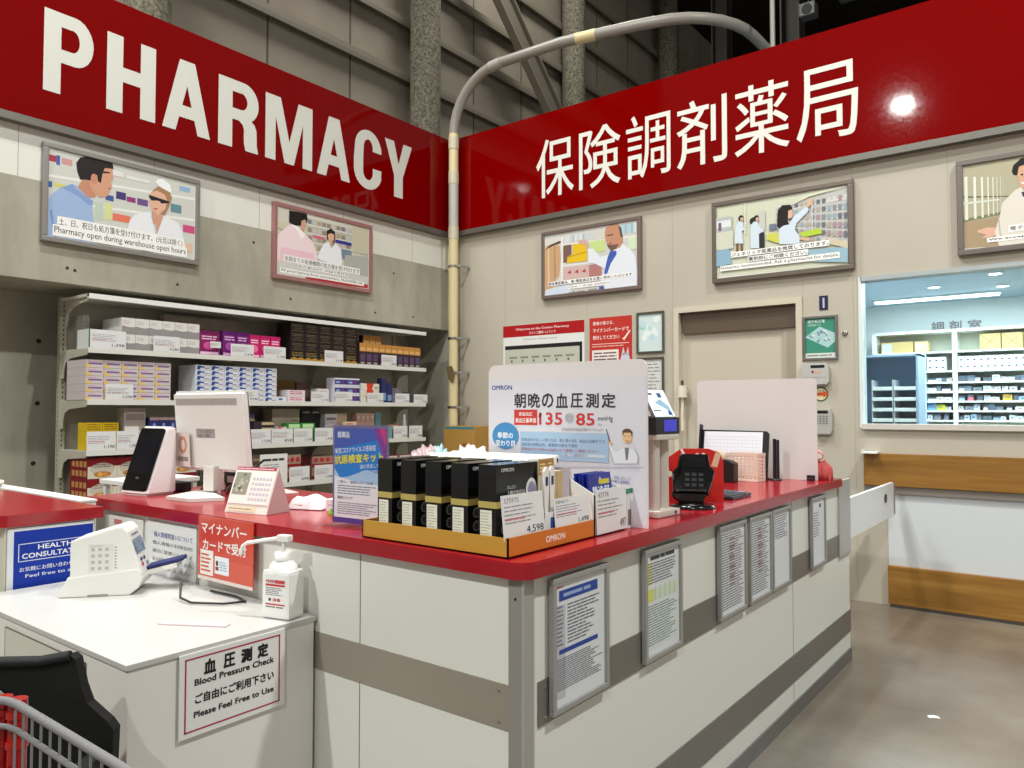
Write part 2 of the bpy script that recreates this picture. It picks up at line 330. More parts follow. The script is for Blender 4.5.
# ================================================================== RED SIGNS
SIGN_RED = (120, 0, 0)
t = thing('pharmacy_sign', 'long red fascia sign reading PHARMACY in white', 'sign', (XL, 0, 3.4), R90)
a = G(); a.box(-3, YW-XL-5.65-.001 if 0 else 6.13, -.06, 0, 0, 1.037, SIGN_RED, 'signred'); a.build('sign_panel', t)
a = G(); a.box(-3, 6.13, -.075, 0, -.045, 0.006, (112, 108, 100), 'steel'); a.build('bottom_rail', t)
def arc(cx, cz, rx, rz, a0, a1, n=10):
    return [(cx+rx*math.cos(R(a0+(a1-a0)*k/n)), cz+rz*math.sin(R(a0+(a1-a0)*k/n))) for k in range(n+1)]
def strip(g, outer, inner, col, y, l):        # band between two open outlines of equal count
    for k in range(len(outer)-1): g.poly([outer[k], outer[k+1], inner[k+1], inner[k]], col, y, l)
def sign_letter(g, ch, x0, x1, z0, z1, col, y):
    W, Hh = x1-x0, z1-z0; P = lambda u, v: (x0+u*W, z0+v*Hh); q = lambda pts, l=2: g.poly([P(*p) for p in pts], col, y, l)
    m = lambda pts: [P(*p) for p in pts]
    if ch == 'H': q([(0, 0), (.32, 0), (.32, 1), (0, 1)]); q([(.68, 0), (1, 0), (1, 1), (.68, 1)]); q([(.32, .41), (.68, .41), (.68, .60), (.32, .60)])
    if ch in 'PR':
        t_ = .34; q([(0, 0), (t_, 0), (t_, 1), (0, 1)]); vb = .39 if ch == 'P' else .42; k = .62
        r_ = (1-vb)/2; cz = (1+vb)/2
        strip(g, m([(t_, 1), (k, 1)]+arc(k, cz, 1-k, r_, 90, -90, 12)+[(t_, vb)]), m([(t_, .83), (k-.06, .83)]+arc(k-.06, cz, .15, r_-.165, 90, -90, 12)+[(t_, vb+.165)]), col, y, 2)
        if ch == 'R': strip(g, m([(.52, .44), (.80, .475), (.9, .42), (.95, .34), (.96, .12), (1.0, 0)]), m([(.40, .44), (.50, .42), (.60, .37), (.63, .30), (.63, .12), (.67, 0)]), col, y, 2.5)
    if ch == 'A': q([(0, 0), (.27, 0), (.56, .82), (.62, 1), (.34, 1)]); q([(.73, 0), (1, 0), (.66, 1), (.38, 1), (.44, .82)], 2.3); q([(.25, .2), (.75, .2), (.70, .37), (.30, .37)], 2.6)
    if ch == 'M': q([(0, 0), (.21, 0), (.21, 1), (0, 1)]); q([(.79, 0), (1, 0), (1, 1), (.79, 1)]); q([(.40, 0), (.60, 0), (.31, 1), (.12, 1)], 2.3); q([(.40, 0), (.60, 0), (.88, 1), (.69, 1)], 2.6)
    if ch == 'Y': q([(.34, 0), (.66, 0), (.66, .42), (.34, .42)]); q([(.34, .38), (.6, .38), (.33, 1), (0, 1)], 2.3); q([(.4, .38), (.66, .38), (1, 1), (.68, 1)], 2.6)
    if ch == 'C':
        o_ = [(1, .665), (.985, .78)]+arc(.51, .70, .475, .315, 18, 180, 12)+[(.0, .5)]+arc(.51, .30, .51, .315, 180, 342, 12)+[(1, .37)]
        i_ = [(.68, .665), (.675, .72)]+arc(.51, .70, .165, .155, 18, 180, 12)+[(.33, .5)]+arc(.51, .30, .18, .155, 180, 342, 12)+[(.68, .37)]
        strip(g, m(o_), m(i_), col, y, 2)
for ch, x0, x1 in [('P', 2.062, 2.385), ('H', 2.478, 2.838), ('A', 2.893, 3.289), ('R', 3.36, 3.735), ('M', 3.803, 4.298), ('A', 4.353, 4.742), ('C', 4.79, 5.145), ('Y', 5.191, 5.573)]:
    a = G(); sign_letter(a, ch, x0*.994, x1*.994, .222, .79, (214, 214, 205), -.0612); a.build('letter', t)
t = thing('dispensing_sign', 'long red fascia sign with white Japanese characters', 'sign', (0, YW, 3.4))
a = G(); a.box(XL+.0605, 4, -.06, 0, 0, 1.037, SIGN_RED, 'signred'); a.build('sign_panel', t)
a = G(); a.box(XL+.076, 4, -.075, 0, -.045, .006, (112, 108, 100), 'steel'); a.build('bottom_rail', t)
for ch, x0, x1 in [('保', -4.44, -3.985), ('険', -3.925, -3.465), ('調', -3.405, -2.955), ('剤', -2.895, -2.43), ('薬', -2.365, -1.905), ('局', -1.85, -1.383)]:
    a = G(); x0 *= .995; x1 *= .995; a.txt(ch, x0, x1, .17, .765, (224, 221, 212), -.0612, 2, .005, 3); a.build('letter', t)

# ================================================================== FRAMED POSTERS
class Pic:      # a flat printed sheet; marks are measured on the photograph's crop and laid on its plane
    def __init__(s, plane, v, ox, oy, sc):
        s.g = G(); s.pl = plane; s.v = v; s.o = (ox, oy, sc); s.l = 1
    def q(s, x, y):
        ox, oy, sc = s.o
        return (onX if s.pl == 'X' else onY)(ox+x/sc, oy+y/sc, s.v)
    def poly(s, pts, col, l=None):
        s.l += .25; s.g.poly([s.q(*p) for p in pts], col, 0, l or s.l)
    def box(s, x0, y0, x1, y1, col):
        a = s.q(x0, y0); b = s.q(x1, y1); s.l += .25; s.g.rect(min(a[0], b[0]), max(a[0], b[0]), min(a[1], b[1]), max(a[1], b[1]), col, 0, s.l)
    def ell(s, x, y, r, ry, col):
        a = s.q(x, y); b = s.q(x+r, y); c = s.q(x, y+ry); s.l += .25; s.g.ell(a[0], a[1], abs(b[0]-a[0]), abs(c[1]-a[1]), col, 0, s.l)
    def text(s, body, xl, yb, xr, yt, col, bold=.0, back=None, res=2, h=None):
        a = s.q(xl, yb); b = s.q(xr, yt); s.l += .25
        if h: b = (b[0], a[1]+h)
        if back:
            m = (b[1]-a[1])*.18; s.g.rect(a[0]-m, b[0]+m, a[1]-m, b[1]+m, back, 0, s.l); s.l += .25
        s.g.txt(body, a[0], b[0], a[1], b[1], col, 0, s.l, bold, res)
    def build(s, name, parent, back=.0):
        return s.g.build(name, parent)
def frame_thing(label, plane, v, x0, x1, z0, z1, fw, col, dep=.03, name='framed_poster', cat='poster', group=None, inner=None, off=0.0):
    """a frame standing off the wall; local x runs along the wall, local y = 0 is the print"""
    t = thing(name, label, cat, (v, 0, 0) if plane == 'X' else (0, v, 0), R90 if plane == 'X' else 0, group)
    a = G()
    for q in ((x0, x1, z1-fw, z1), (x0, x1, z0, z0+fw), (x0, x0+fw, z0+fw, z1-fw), (x1-fw, x1, z0+fw, z1-fw)):
        a.box(q[0], q[1], -.014, dep-.0, q[2], q[3], col, 'steel', min(.006, fw*.2))
    a.build('frame', t)
    a = G(); a.box(x0+fw*.5, x1-fw*.5, 0, .006, z0+fw*.5, z1-fw*.5, (228, 228, 222), 'paper'); a.build('backing', t)
    return t
FR = (146, 142, 136)
# poster 1, left wall
vx = XL+.032
t = frame_thing('large framed photo poster of a man talking with a capped woman pharmacist', 'X', vx, 2.07, 3.205, 2.6, 3.28, .035, FR)
p = Pic('X', vx, 30, 140, 5.689)
p.poly([(90, 50), (938, 255), (930, 690), (80, 553)], (206, 208, 200))
for a_, b_ in (((88, 190), (936, 330)), ((86, 330), (934, 450))): p.poly([a_, b_, (b_[0], b_[1]+14), (a_[0], a_[1]+14)], (232, 232, 226))
for x, y, w_, h_, c_ in [(105, 80, 55, 50, (170, 60, 75)), (150, 85, 20, 60, (70, 100, 170)), (180, 100, 60, 50, (206, 150, 150)), (95, 230, 30, 40, (50, 95, 170)), (130, 240, 70, 35, (210, 205, 110)), (490, 290, 55, 55, (70, 60, 120)), (550, 320, 50, 40, (150, 60, 120)), (610, 330, 60, 50, (110, 80, 140)), (370, 350, 45, 110, (190, 205, 190)), (425, 360, 40, 100, (214, 218, 150)), (470, 415, 100, 60, (226, 120, 95)), (800, 360, 60, 60, (100, 140, 150)), (870, 480, 65, 55, (206, 80, 130)), (550, 200, 130, 50, (222, 226, 220)), (850, 260, 60, 40, (150, 180, 214)), (430, 310, 45, 40, (70, 90, 150)), (470, 170, 60, 45, (226, 222, 220)), (860, 580, 60, 60, (225, 190, 160))]: p.box(x, y, x+w_, y+h_, c_)
p.poly([(85, 556), (84, 500), (88, 360), (120, 310), (175, 270), (240, 250), (290, 270), (360, 350), (352, 400), (365, 480), (380, 600)], (158, 182, 218))
p.poly([(175, 270), (240, 250), (262, 280), (330, 330), (360, 350), (340, 375), (270, 320)], (134, 160, 206))
p.poly([(110, 400), (125, 395), (150, 560), (135, 562)], (126, 152, 200))
p.poly([(270, 270), (300, 220), (350, 200), (400, 240), (370, 325), (330, 328)], (196, 140, 112))
p.poly([(350, 185), (400, 150), (420, 158), (468, 165), (472, 222), (460, 240), (466, 262), (440, 320), (400, 328), (360, 300), (338, 250)], (210, 156, 128))
p.poly([(262, 130), (285, 100), (330, 93), (400, 108), (470, 135), (474, 165), (425, 160), (412, 190), (402, 246), (386, 236), (380, 200), (362, 196), (345, 230), (312, 226), (285, 226), (268, 180)], (38, 30, 30))
p.ell(363, 222, 18, 30, (200, 140, 115)); p.poly([(405, 182), (425, 178), (455, 184), (455, 190), (410, 190)], (60, 40, 35)); p.poly([(440, 275), (462, 272), (455, 282)], (160, 80, 75))
p.poly([(690, 300), (705, 280), (730, 262), (790, 290), (806, 330), (790, 380), (765, 430), (745, 420), (700, 400)], (168, 128, 96))
p.poly([(690, 410), (755, 425), (740, 530), (720, 545), (705, 510)], (206, 156, 130))
p.poly([(683, 300), (720, 288), (765, 310), (780, 345), (768, 392), (730, 428), (695, 405), (676, 350)], (226, 178, 152))
p.poly([(712, 240), (725, 224), (755, 222), (795, 255), (808, 305), (782, 292), (730, 262)], (240, 242, 244))
p.poly([(676, 312), (790, 350), (790, 360), (745, 362), (738, 350), (722, 345), (690, 345), (676, 325)], (40, 34, 40)); p.poly([(700, 388), (728, 390), (712, 400)], (190, 70, 75))
p.poly([(552, 520), (565, 460), (595, 425), (680, 408), (700, 480), (718, 545), (760, 430), (840, 470), (865, 520), (890, 650), (885, 665), (556, 615)], (232, 234, 238))
p.poly([(700, 480), (712, 478), (722, 545), (716, 550)], (196, 200, 210)); p.poly([(640, 612), (700, 620), (700, 640), (640, 632)], (70, 70, 90)); p.box(375, 575, 460, 600, (150, 50, 50)); p.box(775, 640, 825, 660, (206, 60, 60))
p.text('土、日、祝日も処方箋を受け付けます。(元旦は除く)', 162, 489, 866, 572, (34, 32, 32), .006, (244, 243, 240))
p.text('Pharmacy open during warehouse open hours', 136, 535, 884, 620, (34, 32, 32), .004, (244, 243, 240))
p.build('photo_print', t)
# poster 2, left wall
t = frame_thing('framed photo poster of two pharmacists in white coats, with a rosy frame', 'X', vx, 3.89, 5.02, 2.6, 3.27, .035, (176, 128, 126))
p = Pic('X', vx, 260, 195, 7.317)
p.poly([(104, 90), (792, 240), (786, 688), (106, 598)], (208, 206, 190))
p.box(345, 170, 670, 480, (186, 186, 172))
for i in range(5): p.poly([(345, 150+i*62), (672, 226+i*58), (672, 232+i*58), (345, 158+i*62)], (228, 228, 220))
for i in range(4):
    for k in range(9): p.box(350+k*35, 178+i*60+k*8, 350+k*35+26, 212+i*60+k*8, random.choice([(150, 136, 120), (196, 196, 190), (120, 124, 140), (176, 160, 130), (210, 190, 186)]))
p.box(385, 290, 470, 330, (206, 110, 130)); p.box(550, 325, 668, 375, (54, 62, 140)); p.box(595, 395, 668, 480, (120, 136, 150)); p.box(680, 230, 790, 440, (200, 196, 170)); p.box(120, 190, 205, 260, (206, 200, 170)); p.poly([(620, 440), (790, 450), (788, 690), (600, 640)], (174, 178, 170))
p.poly([(106, 430), (135, 440), (130, 580), (106, 582)], (150, 20, 32))
p.poly([(130, 560), (106, 430), (130, 290), (210, 215), (250, 212), (330, 290), (390, 350), (420, 460), (400, 540), (380, 630), (130, 600)], (240, 218, 222))
p.poly([(225, 215), (260, 216), (330, 290), (300, 330), (270, 260)], (248, 240, 240)); p.poly([(150, 380), (390, 430), (400, 540), (140, 480)], (236, 196, 206))
p.poly([(210, 195), (212, 112), (340, 138), (346, 180), (325, 235), (300, 222), (262, 226), (225, 212)], (32, 26, 26)); p.poly([(300, 190), (330, 180), (336, 225), (318, 270), (296, 250)], (206, 160, 136))
p.poly([(415, 460), (440, 400), (470, 350), (500, 345), (520, 390), (550, 350), (590, 400), (600, 500), (590, 520), (440, 480)], (236, 238, 242))
p.poly([(485, 300), (485, 265), (515, 245), (545, 270), (548, 320), (540, 345), (490, 330)], (38, 30, 30)); p.poly([(492, 290), (515, 280), (540, 292), (538, 330), (518, 350), (498, 335)], (222, 172, 146)); p.poly([(508, 345), (528, 347), (518, 390)], (214, 162, 136))
p.box(108, 585, 790, 600, (206, 206, 200)); p.poly([(330, 600), (786, 656), (786, 684), (330, 624)], (176, 44, 52))
p.text('全国全ての医療機関の処方箋を受け付けます', 176, 478, 722, 546, (34, 32, 32), .006, (244, 242, 240))
p.text('処方箋はFAX, WEBで受付中', 276, 530, 640, 578, (34, 32, 32), .006, (244, 242, 240))
p.text('All prescriptions from everywhere, FAX/WEB OK.', 148, 560, 754, 640, (34, 32, 32), .004, (244, 242, 240))
p.build('photo_print', t)
# poster 3, back wall
vy = YW-.032
t = frame_thing('framed photo poster of a bald bearded pharmacist serving a blonde customer', 'Y', vy, -4.37, -3.255, 2.56, 3.235, .035, (128, 112, 106))
p = Pic('Y', vy, 530, 210, 8.533)
p.poly([(122, 234), (918, 100), (916, 650), (122, 745)], (204, 202, 196))
p.poly([(122, 250), (268, 225), (268, 600), (122, 620)], (214, 210, 204)); p.poly([(270, 290), (920, 215), (920, 228), (270, 304)], (226, 226, 220)); p.poly([(270, 470), (640, 430), (640, 442), (270, 484)], (226, 224, 220)); p.poly([(268, 230), (282, 228), (282, 600), (268, 602)], (230, 228, 224))
for k in range(10): p.box(295+k*22, 222-k*3, 311+k*22, 278-k*3, random.choice([(196, 206, 210), (220, 220, 216), (170, 190, 200), (210, 214, 216)]))
for k in range(5): p.box(780+k*27, 125-k*4, 800+k*27, 205-k*4, random.choice([(150, 190, 206), (214, 218, 216), (170, 206, 214)]))
p.box(285, 305, 355, 440, (120, 90, 84)); p.box(510, 270, 640, 350, (196, 214, 140)); p.box(840, 240, 915, 330, (206, 220, 190))
p.poly([(365, 292), (470, 286), (490, 350), (488, 435), (316, 455), (320, 400), (365, 375)], (226, 186, 34)); p.poly([(316, 400), (486, 352), (486, 362), (316, 410)], (190, 150, 30))
p.box(285, 495, 500, 580, (206, 176, 170)); p.box(505, 470, 612, 570, (176, 120, 116))
for k in range(3): p.poly([(318+k*62, 540-k*6), (350+k*62, 510-k*6), (352+k*62, 545-k*6)], (176, 60, 70))
p.poly([(122, 740), (122, 350), (140, 310), (200, 290), (255, 305), (262, 400), (250, 560), (200, 640), (190, 720)], (198, 160, 122)); p.poly([(150, 330), (165, 322), (170, 600), (155, 640)], (220, 188, 148)); p.poly([(205, 310), (215, 305), (225, 560), (210, 600)], (176, 134, 96)); p.poly([(130, 345), (170, 300), (262, 262), (262, 280), (190, 310)], (90, 60, 50))
p.poly([(122, 745), (140, 680), (320, 640), (360, 700), (350, 722)], (206, 216, 232))
p.poly([(500, 450), (496, 330), (540, 330), (600, 400), (680, 380), (690, 350), (790, 285), (850, 330), (900, 390), (918, 520), (916, 650), (650, 682), (600, 600), (640, 500), (560, 460)], (222, 226, 234))
p.poly([(632, 545), (665, 400), (690, 345), (740, 350), (740, 380), (690, 460), (660, 545)], (66, 92, 176)); p.poly([(410, 260), (470, 250), (500, 270), (496, 320), (480, 330), (470, 290), (420, 290)], (206, 170, 160))
p.poly([(640, 200), (650, 150), (690, 125), (750, 120), (780, 150), (790, 210), (795, 280), (770, 320), (700, 350), (665, 300), (645, 250)], (190, 138, 110)); p.poly([(655, 290), (690, 300), (760, 290), (735, 330), (700, 350), (672, 325)], (110, 84, 74)); p.poly([(660, 215), (710, 205), (712, 214), (660, 224)], (60, 44, 40)); p.poly([(755, 130), (780, 150), (795, 240), (775, 230)], (96, 76, 68)); p.poly([(670, 285), (705, 280), (690, 296)], (150, 70, 70))
p.text('要指導医薬品、第1類医薬品をお買い求めいただけます', 158, 648, 874, 540, (34, 32, 32), .012, (244, 242, 240), h=.03)
p.text('Class 1 drugs available', 330, 672, 680, 612, (34, 32, 32), .0, (244, 242, 240), h=.028)
p.text('at the counter', 335, 710, 470, 680, (44, 42, 42), h=.018); p.text('薬剤師', 498, 694, 575, 662, (44, 42, 42), h=.022); p.box(592, 655, 632, 675, (70, 90, 170))
p.build('photo_print', t)
# poster 4, back wall
t = frame_thing('framed photo poster of women in white coats before drug shelves', 'Y', vy, -2.57, -1.43, 2.535, 3.235, .04, (112, 102, 92))
p = Pic('Y', vy, 700, 175, 6.4)
p.poly([(100, 208), (948, 70), (948, 572), (100, 655)], (206, 208, 186))
p.poly([(484, 215), (950, 72), (950, 440), (484, 400)], (190, 190, 186))
for i in range(6): p.poly([(484, 236+i*34), (950, 140+i*62), (950, 148+i*62), (484, 240+i*34)], (226, 228, 226))
for i in range(6):
    for k in range(13):
        x = 500+k*35; y = 218+i*34-(k*35)*(96-i*28)/466*1.0-8; h_ = 14+k*1.6
        p.box(x, y, x+24, y+h_, random.choice([(140, 144, 150), (206, 206, 204), (110, 112, 120), (176, 166, 150), (150, 170, 180), (170, 140, 150)]))
p.poly([(560, 205), (700, 120), (948, 70), (700, 140)], (214, 216, 196)); p.box(714, 150, 724, 380, (224, 226, 224))
p.box(284, 180, 296, 380, (220, 220, 204)); p.box(104, 280, 210, 370, (180, 186, 186)); p.box(110, 300, 200, 330, (220, 224, 226)); p.box(120, 310, 140, 360, (120, 90, 110)); p.box(104, 374, 216, 470, (206, 208, 190)); p.box(380, 232, 420, 350, (196, 198, 190)); p.box(380, 372, 416, 470, (44, 44, 48)); p.box(445, 318, 490, 350, (110, 120, 140))
p.poly([(100, 490), (190, 470), (205, 570), (100, 590)], (140, 176, 200)); p.poly([(430, 380), (505, 370), (515, 440), (430, 415)], (206, 206, 90)); p.poly([(640, 370), (770, 340), (785, 375), (660, 400)], (180, 206, 60)); p.poly([(700, 480), (948, 460), (948, 560), (700, 555)], (150, 184, 200)); p.poly([(820, 400), (948, 430), (948, 470), (820, 440)], (206, 196, 170))
for x, s_ in ((262, 1), (360, 1.1)):
    p.poly([(x-38, 440), (x-32, 330), (x-14, 298), (x+14, 300), (x+20, 340), (x+30, 345), (x+28, 352), (x+10, 360), (x+18, 440)] if x < 300 else [(x-34, 470), (x-34, 330), (x-20, 300), (x+10, 300), (x+30, 345), (x+52, 352), (x+50, 362), (x+20, 378), (x+22, 470)], (208, 222, 232)); p.ell(x+3, 278, 17, 19, (34, 28, 28)); p.ell(x+9, 284, 11, 13, (206, 164, 140))
p.poly([(322, 285), (345, 270), (350, 290), (334, 318), (322, 310)], (34, 28, 28)); p.box(234, 440, 248, 490, (120, 80, 50)); p.box(262, 440, 276, 490, (120, 80, 50))
p.poly([(512, 445), (506, 350), (530, 320), (580, 310), (600, 270), (680, 205), (700, 220), (690, 240), (620, 310), (610, 350), (640, 400), (640, 440)], (208, 222, 234)); p.poly([(640, 400), (700, 402), (708, 416), (690, 425), (640, 414)], (214, 176, 150)); p.poly([(690, 155), (722, 150), (715, 190), (690, 215), (682, 200)], (214, 180, 150))
p.poly([(495, 330), (500, 230), (530, 195), (580, 192), (596, 215), (575, 250), (560, 290), (575, 318), (540, 325), (510, 345)], (26, 22, 24)); p.poly([(568, 230), (592, 222), (598, 250), (588, 278), (566, 280)], (220, 176, 152))
p.text('ジェネリック医薬品を推奨しております。', 205, 527, 826, 436, (34, 32, 32), .012, (244, 243, 240), h=.034)
p.text('薬剤師にご相談ください。', 314, 553, 690, 492, (34, 32, 32), .012, (244, 243, 240), h=.033)
p.text('Generics recommended. Ask a pharmacist for details.', 138, 614, 892, 522, (34, 32, 32), .004, (244, 243, 240), h=.034)
p.build('photo_print', t)
# poster 5, back wall, cut by the picture edge
t = frame_thing('framed photo poster of a smiling pharmacist holding out one hand', 'Y', vy, -.74, .40, 2.545, 3.225, .04, (112, 104, 98))
p = Pic('Y', vy, 940, 145, 6.405)
a = G()
x0, z1 = p.q(133, 135); xr = .36; z0 = 2.59
p.g.rect(x0, xr, z0, 3.185, (178, 172, 146), 0, 1)
p.poly([(134, 500), (470, 440), (700, 440), (700, 640), (134, 660)], (170, 148, 118)); p.poly([(134, 500), (400, 445), (400, 425), (134, 480)], (120, 126, 92))
p.poly([(134, 330), (440, 325), (440, 332), (134, 340)], (90, 100, 80))
for k, (x, w_) in enumerate([(155, 26), (213, 22), (262, 18), (302, 14), (335, 12), (362, 9), (386, 8), (405, 6), (420, 5)]): p.box(x, 205, x+w_, 480-k*8, (226, 228, 214))
p.poly([(134, 370), (380, 345), (380, 355), (134, 385)], (214, 218, 206))
p.poly([(240, 548), (300, 528), (365, 530), (370, 570), (330, 590), (262, 598), (300, 575), (240, 562)], (222, 176, 152))
p.poly([(350, 560), (385, 450), (400, 370), (480, 290), (520, 270), (560, 330), (640, 270), (760, 350), (780, 650), (380, 650)], (222, 216, 204)); p.poly([(372, 470), (380, 470), (395, 600), (385, 602)], (186, 180, 168)); p.poly([(520, 300), (545, 300), (550, 340), (530, 330)], (60, 60, 90))
p.poly([(495, 200), (500, 150), (530, 120), (600, 110), (640, 200), (620, 270), (560, 300), (515, 265)], (214, 164, 136)); p.poly([(460, 170), (470, 130), (520, 85), (600, 70), (650, 120), (640, 170), (560, 120), (505, 140), (495, 195), (470, 190)], (26, 22, 22)); p.poly([(512, 240), (560, 235), (535, 252)], (240, 230, 226)); p.ell(525, 190, 8, 6, (30, 24, 24)); p.ell(582, 186, 8, 6, (30, 24, 24))
A = p.q(450, 548); B = p.q(536, 512); hh = B[1]-A[1]; ww = (B[0]-A[0])/2; p.l += 1
p.g.rect(A[0]-.01, A[0]+ww*7+.01, A[1]-.01, B[1]+.01, (244, 243, 240), 0, p.l); p.g.txt('電子処方箋対応', A[0], A[0]+ww*7, A[1], B[1], (34, 32, 32), 0, p.l+1, .008)
A = p.q(312, 614); B = p.q(536, 575); ww = (B[0]-A[0])/8.4
p.g.rect(A[0]-.01, A[0]+ww*24+.01, A[1]-.012, B[1]+.008, (244, 243, 240), 0, p.l+1); p.g.txt('We accept e-prescriptions.', A[0], A[0]+ww*24, A[1]-.004, B[1], (34, 32, 32), 0, p.l+2, .01)
p.build('photo_print', t)

# ================================================================== BENT PIPE
t = thing('drain_pipe', 'cream pipe rising in the wall corner and bending over the red sign', 'pipe', (0, 0, 0))
pts = [(-5.452, 6.04, 0), (-5.452, 6.04, 4.45)]
for k in range(1, 9):
    a_ = k*R90/8; pts.append((-5.452+.62*(1-math.cos(a_)), 6.04+.02*k/8, 4.45+.62*math.sin(a_)))
pts += [(-4.1, 6.12, 5.09), (-3.35, 6.3, 5.1)]
for k in range(1, 9):
    a_ = k*R90/8; pts.append((-3.35+.8*math.sin(a_), 6.33+.85*(1-math.cos(a_)), 5.10-.0*k))
pts += [(-2.5, 7.7, 5.05), (-2.45, 9, 4.9)]
a = G(); a.tube(pts[:2], .052, (222, 206, 160), 'satin', 16); a.tube([(-5.452, 6.04, 3.4), (-5.452, 6.04, 3.9)], .0535, (190, 186, 176), 'satin', 16); a.tube(pts[1:], .052, (148, 142, 133), 'satin', 16); a.build('pipe_run', t)
for k, z in enumerate((3.9, 4.28, 3.3)):
    a = G(); a.cyl((-5.452, 6.04, z), (-5.452, 6.04, z+.13), .057, (206, 196, 170), 'satin'); a.build('coupling', t)
a = G(); a.tube([(-3.95, 6.16, 5.093), (-3.75, 6.205, 5.096)], .056, (214, 198, 150), 'satin', 16); a.build('coupling', t)
a = G(); a.tube([(-4.95, 6.06, 5.06), (-4.8, 6.06, 5.072)], .056, (170, 164, 156), 'satin', 16); a.build('coupling', t)
for z in (3.0, 2.22, 1.85, 1.48):
    a = G(); a.cyl((-5.452, 6.04, z-.012), (-5.452, 6.04, z+.012), .058, (150, 146, 138), 'metal'); a.box(-5.40, -5.345, 6.03, 6.042, z-.008, z+.008, (176, 172, 166), 'satin'); a.box(-5.37, -5.35, 6.04, YW-.002, z-.012, z+.012, (150, 146, 138), 'satin'); a.build('clamp', t)
a = G(); a.prism([(-5.46, 1.78), (-5.40, 1.74), (-5.37, 1.83), (-5.42, 1.92), (-5.50, 1.92)], 5.975, 5.985, (120, 104, 74), 'satin'); a.build('torn_label', t)
# ================================================================== COUNTERS
ZT = 1.067; CT = (158, 20, 34)
STEEL = (150, 146, 142)
t = thing('service_counter', 'red-topped white service counter turning a corner, with steel strips', 'counter')
a = G(); a.box(-1.95, -1.15, 1.54, 4.73, 0, 1.024, WHITE, 'satin'); a.box(-3.55, -1.95, 1.54, 2.22, 0, 1.024, WHITE, 'satin')
for y in (3.68,): a.box(-1.1498, -1.149, y, y+.003, 0, 1.02, (130, 128, 122))
for x in (-1.765, -2.67): a.box(x, x+.003, 1.5392, 1.54, 0, 1.02, (110, 108, 102))
a.build('cabinet', t)
def toppoly():
    p = [(-3.56, 1.51), (-1.17, 1.51)]
    p += [(-1.17+.05*math.sin(k*R90/6), 1.56-.05*math.cos(k*R90/6)) for k in range(1, 7)]
    return p + [(-1.12, 4.48), (-1.98, 4.48), (-1.98, 2.26), (-3.56, 2.26)]
pp = toppoly(); n = len(pp); bm = bmesh.new()
lo = [bm.verts.new((x, y, 1.024)) for x, y in pp]; hi = [bm.verts.new((x, y, ZT)) for x, y in pp]
bm.faces.new(hi); bm.faces.new(lo[::-1])
for i in range(n): bm.faces.new((lo[i], lo[(i+1) % n], hi[(i+1) % n], hi[i]))
bmesh.ops.recalc_face_normals(bm, faces=bm.faces[:])
bmesh.ops.bevel(bm, geom=[e for e in bm.edges if all(v.co.z > 1.06 for v in e.verts)], offset=.004, segments=2, affect='EDGES')
a = G(); a.bm(bm, CT, 'redtop'); a.build('countertop', t)
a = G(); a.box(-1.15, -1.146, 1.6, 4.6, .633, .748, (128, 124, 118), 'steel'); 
for z in (.65, .73): a.cyl((-1.146, 1.63, z), (-1.144, 1.63, z), .004, (190, 190, 190), 'metal', 8)
a.build('rub_strip', t)
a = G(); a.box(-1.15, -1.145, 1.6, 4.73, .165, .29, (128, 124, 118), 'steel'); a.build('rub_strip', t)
a = G(); a.box(-1.15, -1.142, 1.6, 4.73, .0, .07, (120, 116, 112), 'steel'); a.build('kick_strip', t)
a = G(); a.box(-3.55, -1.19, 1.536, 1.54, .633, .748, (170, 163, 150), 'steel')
for z in (.65, .73): a.cyl((-1.225, 1.536, z), (-1.225, 1.534, z), .004, (190, 190, 190), 'metal', 8)
a.build('rub_strip', t)
a = G(); a.box(-1.192, -1.15, 1.533, 1.541, 0, 1.0235, (140, 138, 132), 'satin'); a.box(-1.15, -1.142, 1.533, 1.575, 0, 1.0235, (160, 158, 154), 'satin')
for z in (.15, .5, .97): a.cyl((-1.17, 1.535, z), (-1.17, 1.533, z), .004, (60, 60, 60), 'metal', 8)
a.build('corner_guard', t)
a = G(); a.box(-1.155, -1.138, 4.49, 4.73, .62, 1.05, (186, 184, 180), 'steel', .004); a.build('end_guard', t)
# swing gate between counter and back wall
t = thing('swing_gate', 'low white swing gate between the red counter end and the beige wall', 'gate')
a = G(); a.box(-1.175, -1.15, 4.76, 6.0, .69, .93, (228, 228, 226), 'satin', .004); a.build('gate_panel', t)
a = G(); a.cyl((-1.15, 5.72, .84), (-1.143, 5.72, .84), .03, (40, 42, 48), 'satin'); a.build('latch', t)
a = G(); a.cyl((-1.163, 6.02, .70), (-1.163, 6.02, .92), .018, (150, 148, 146), 'steel'); a.build('hinge', t)
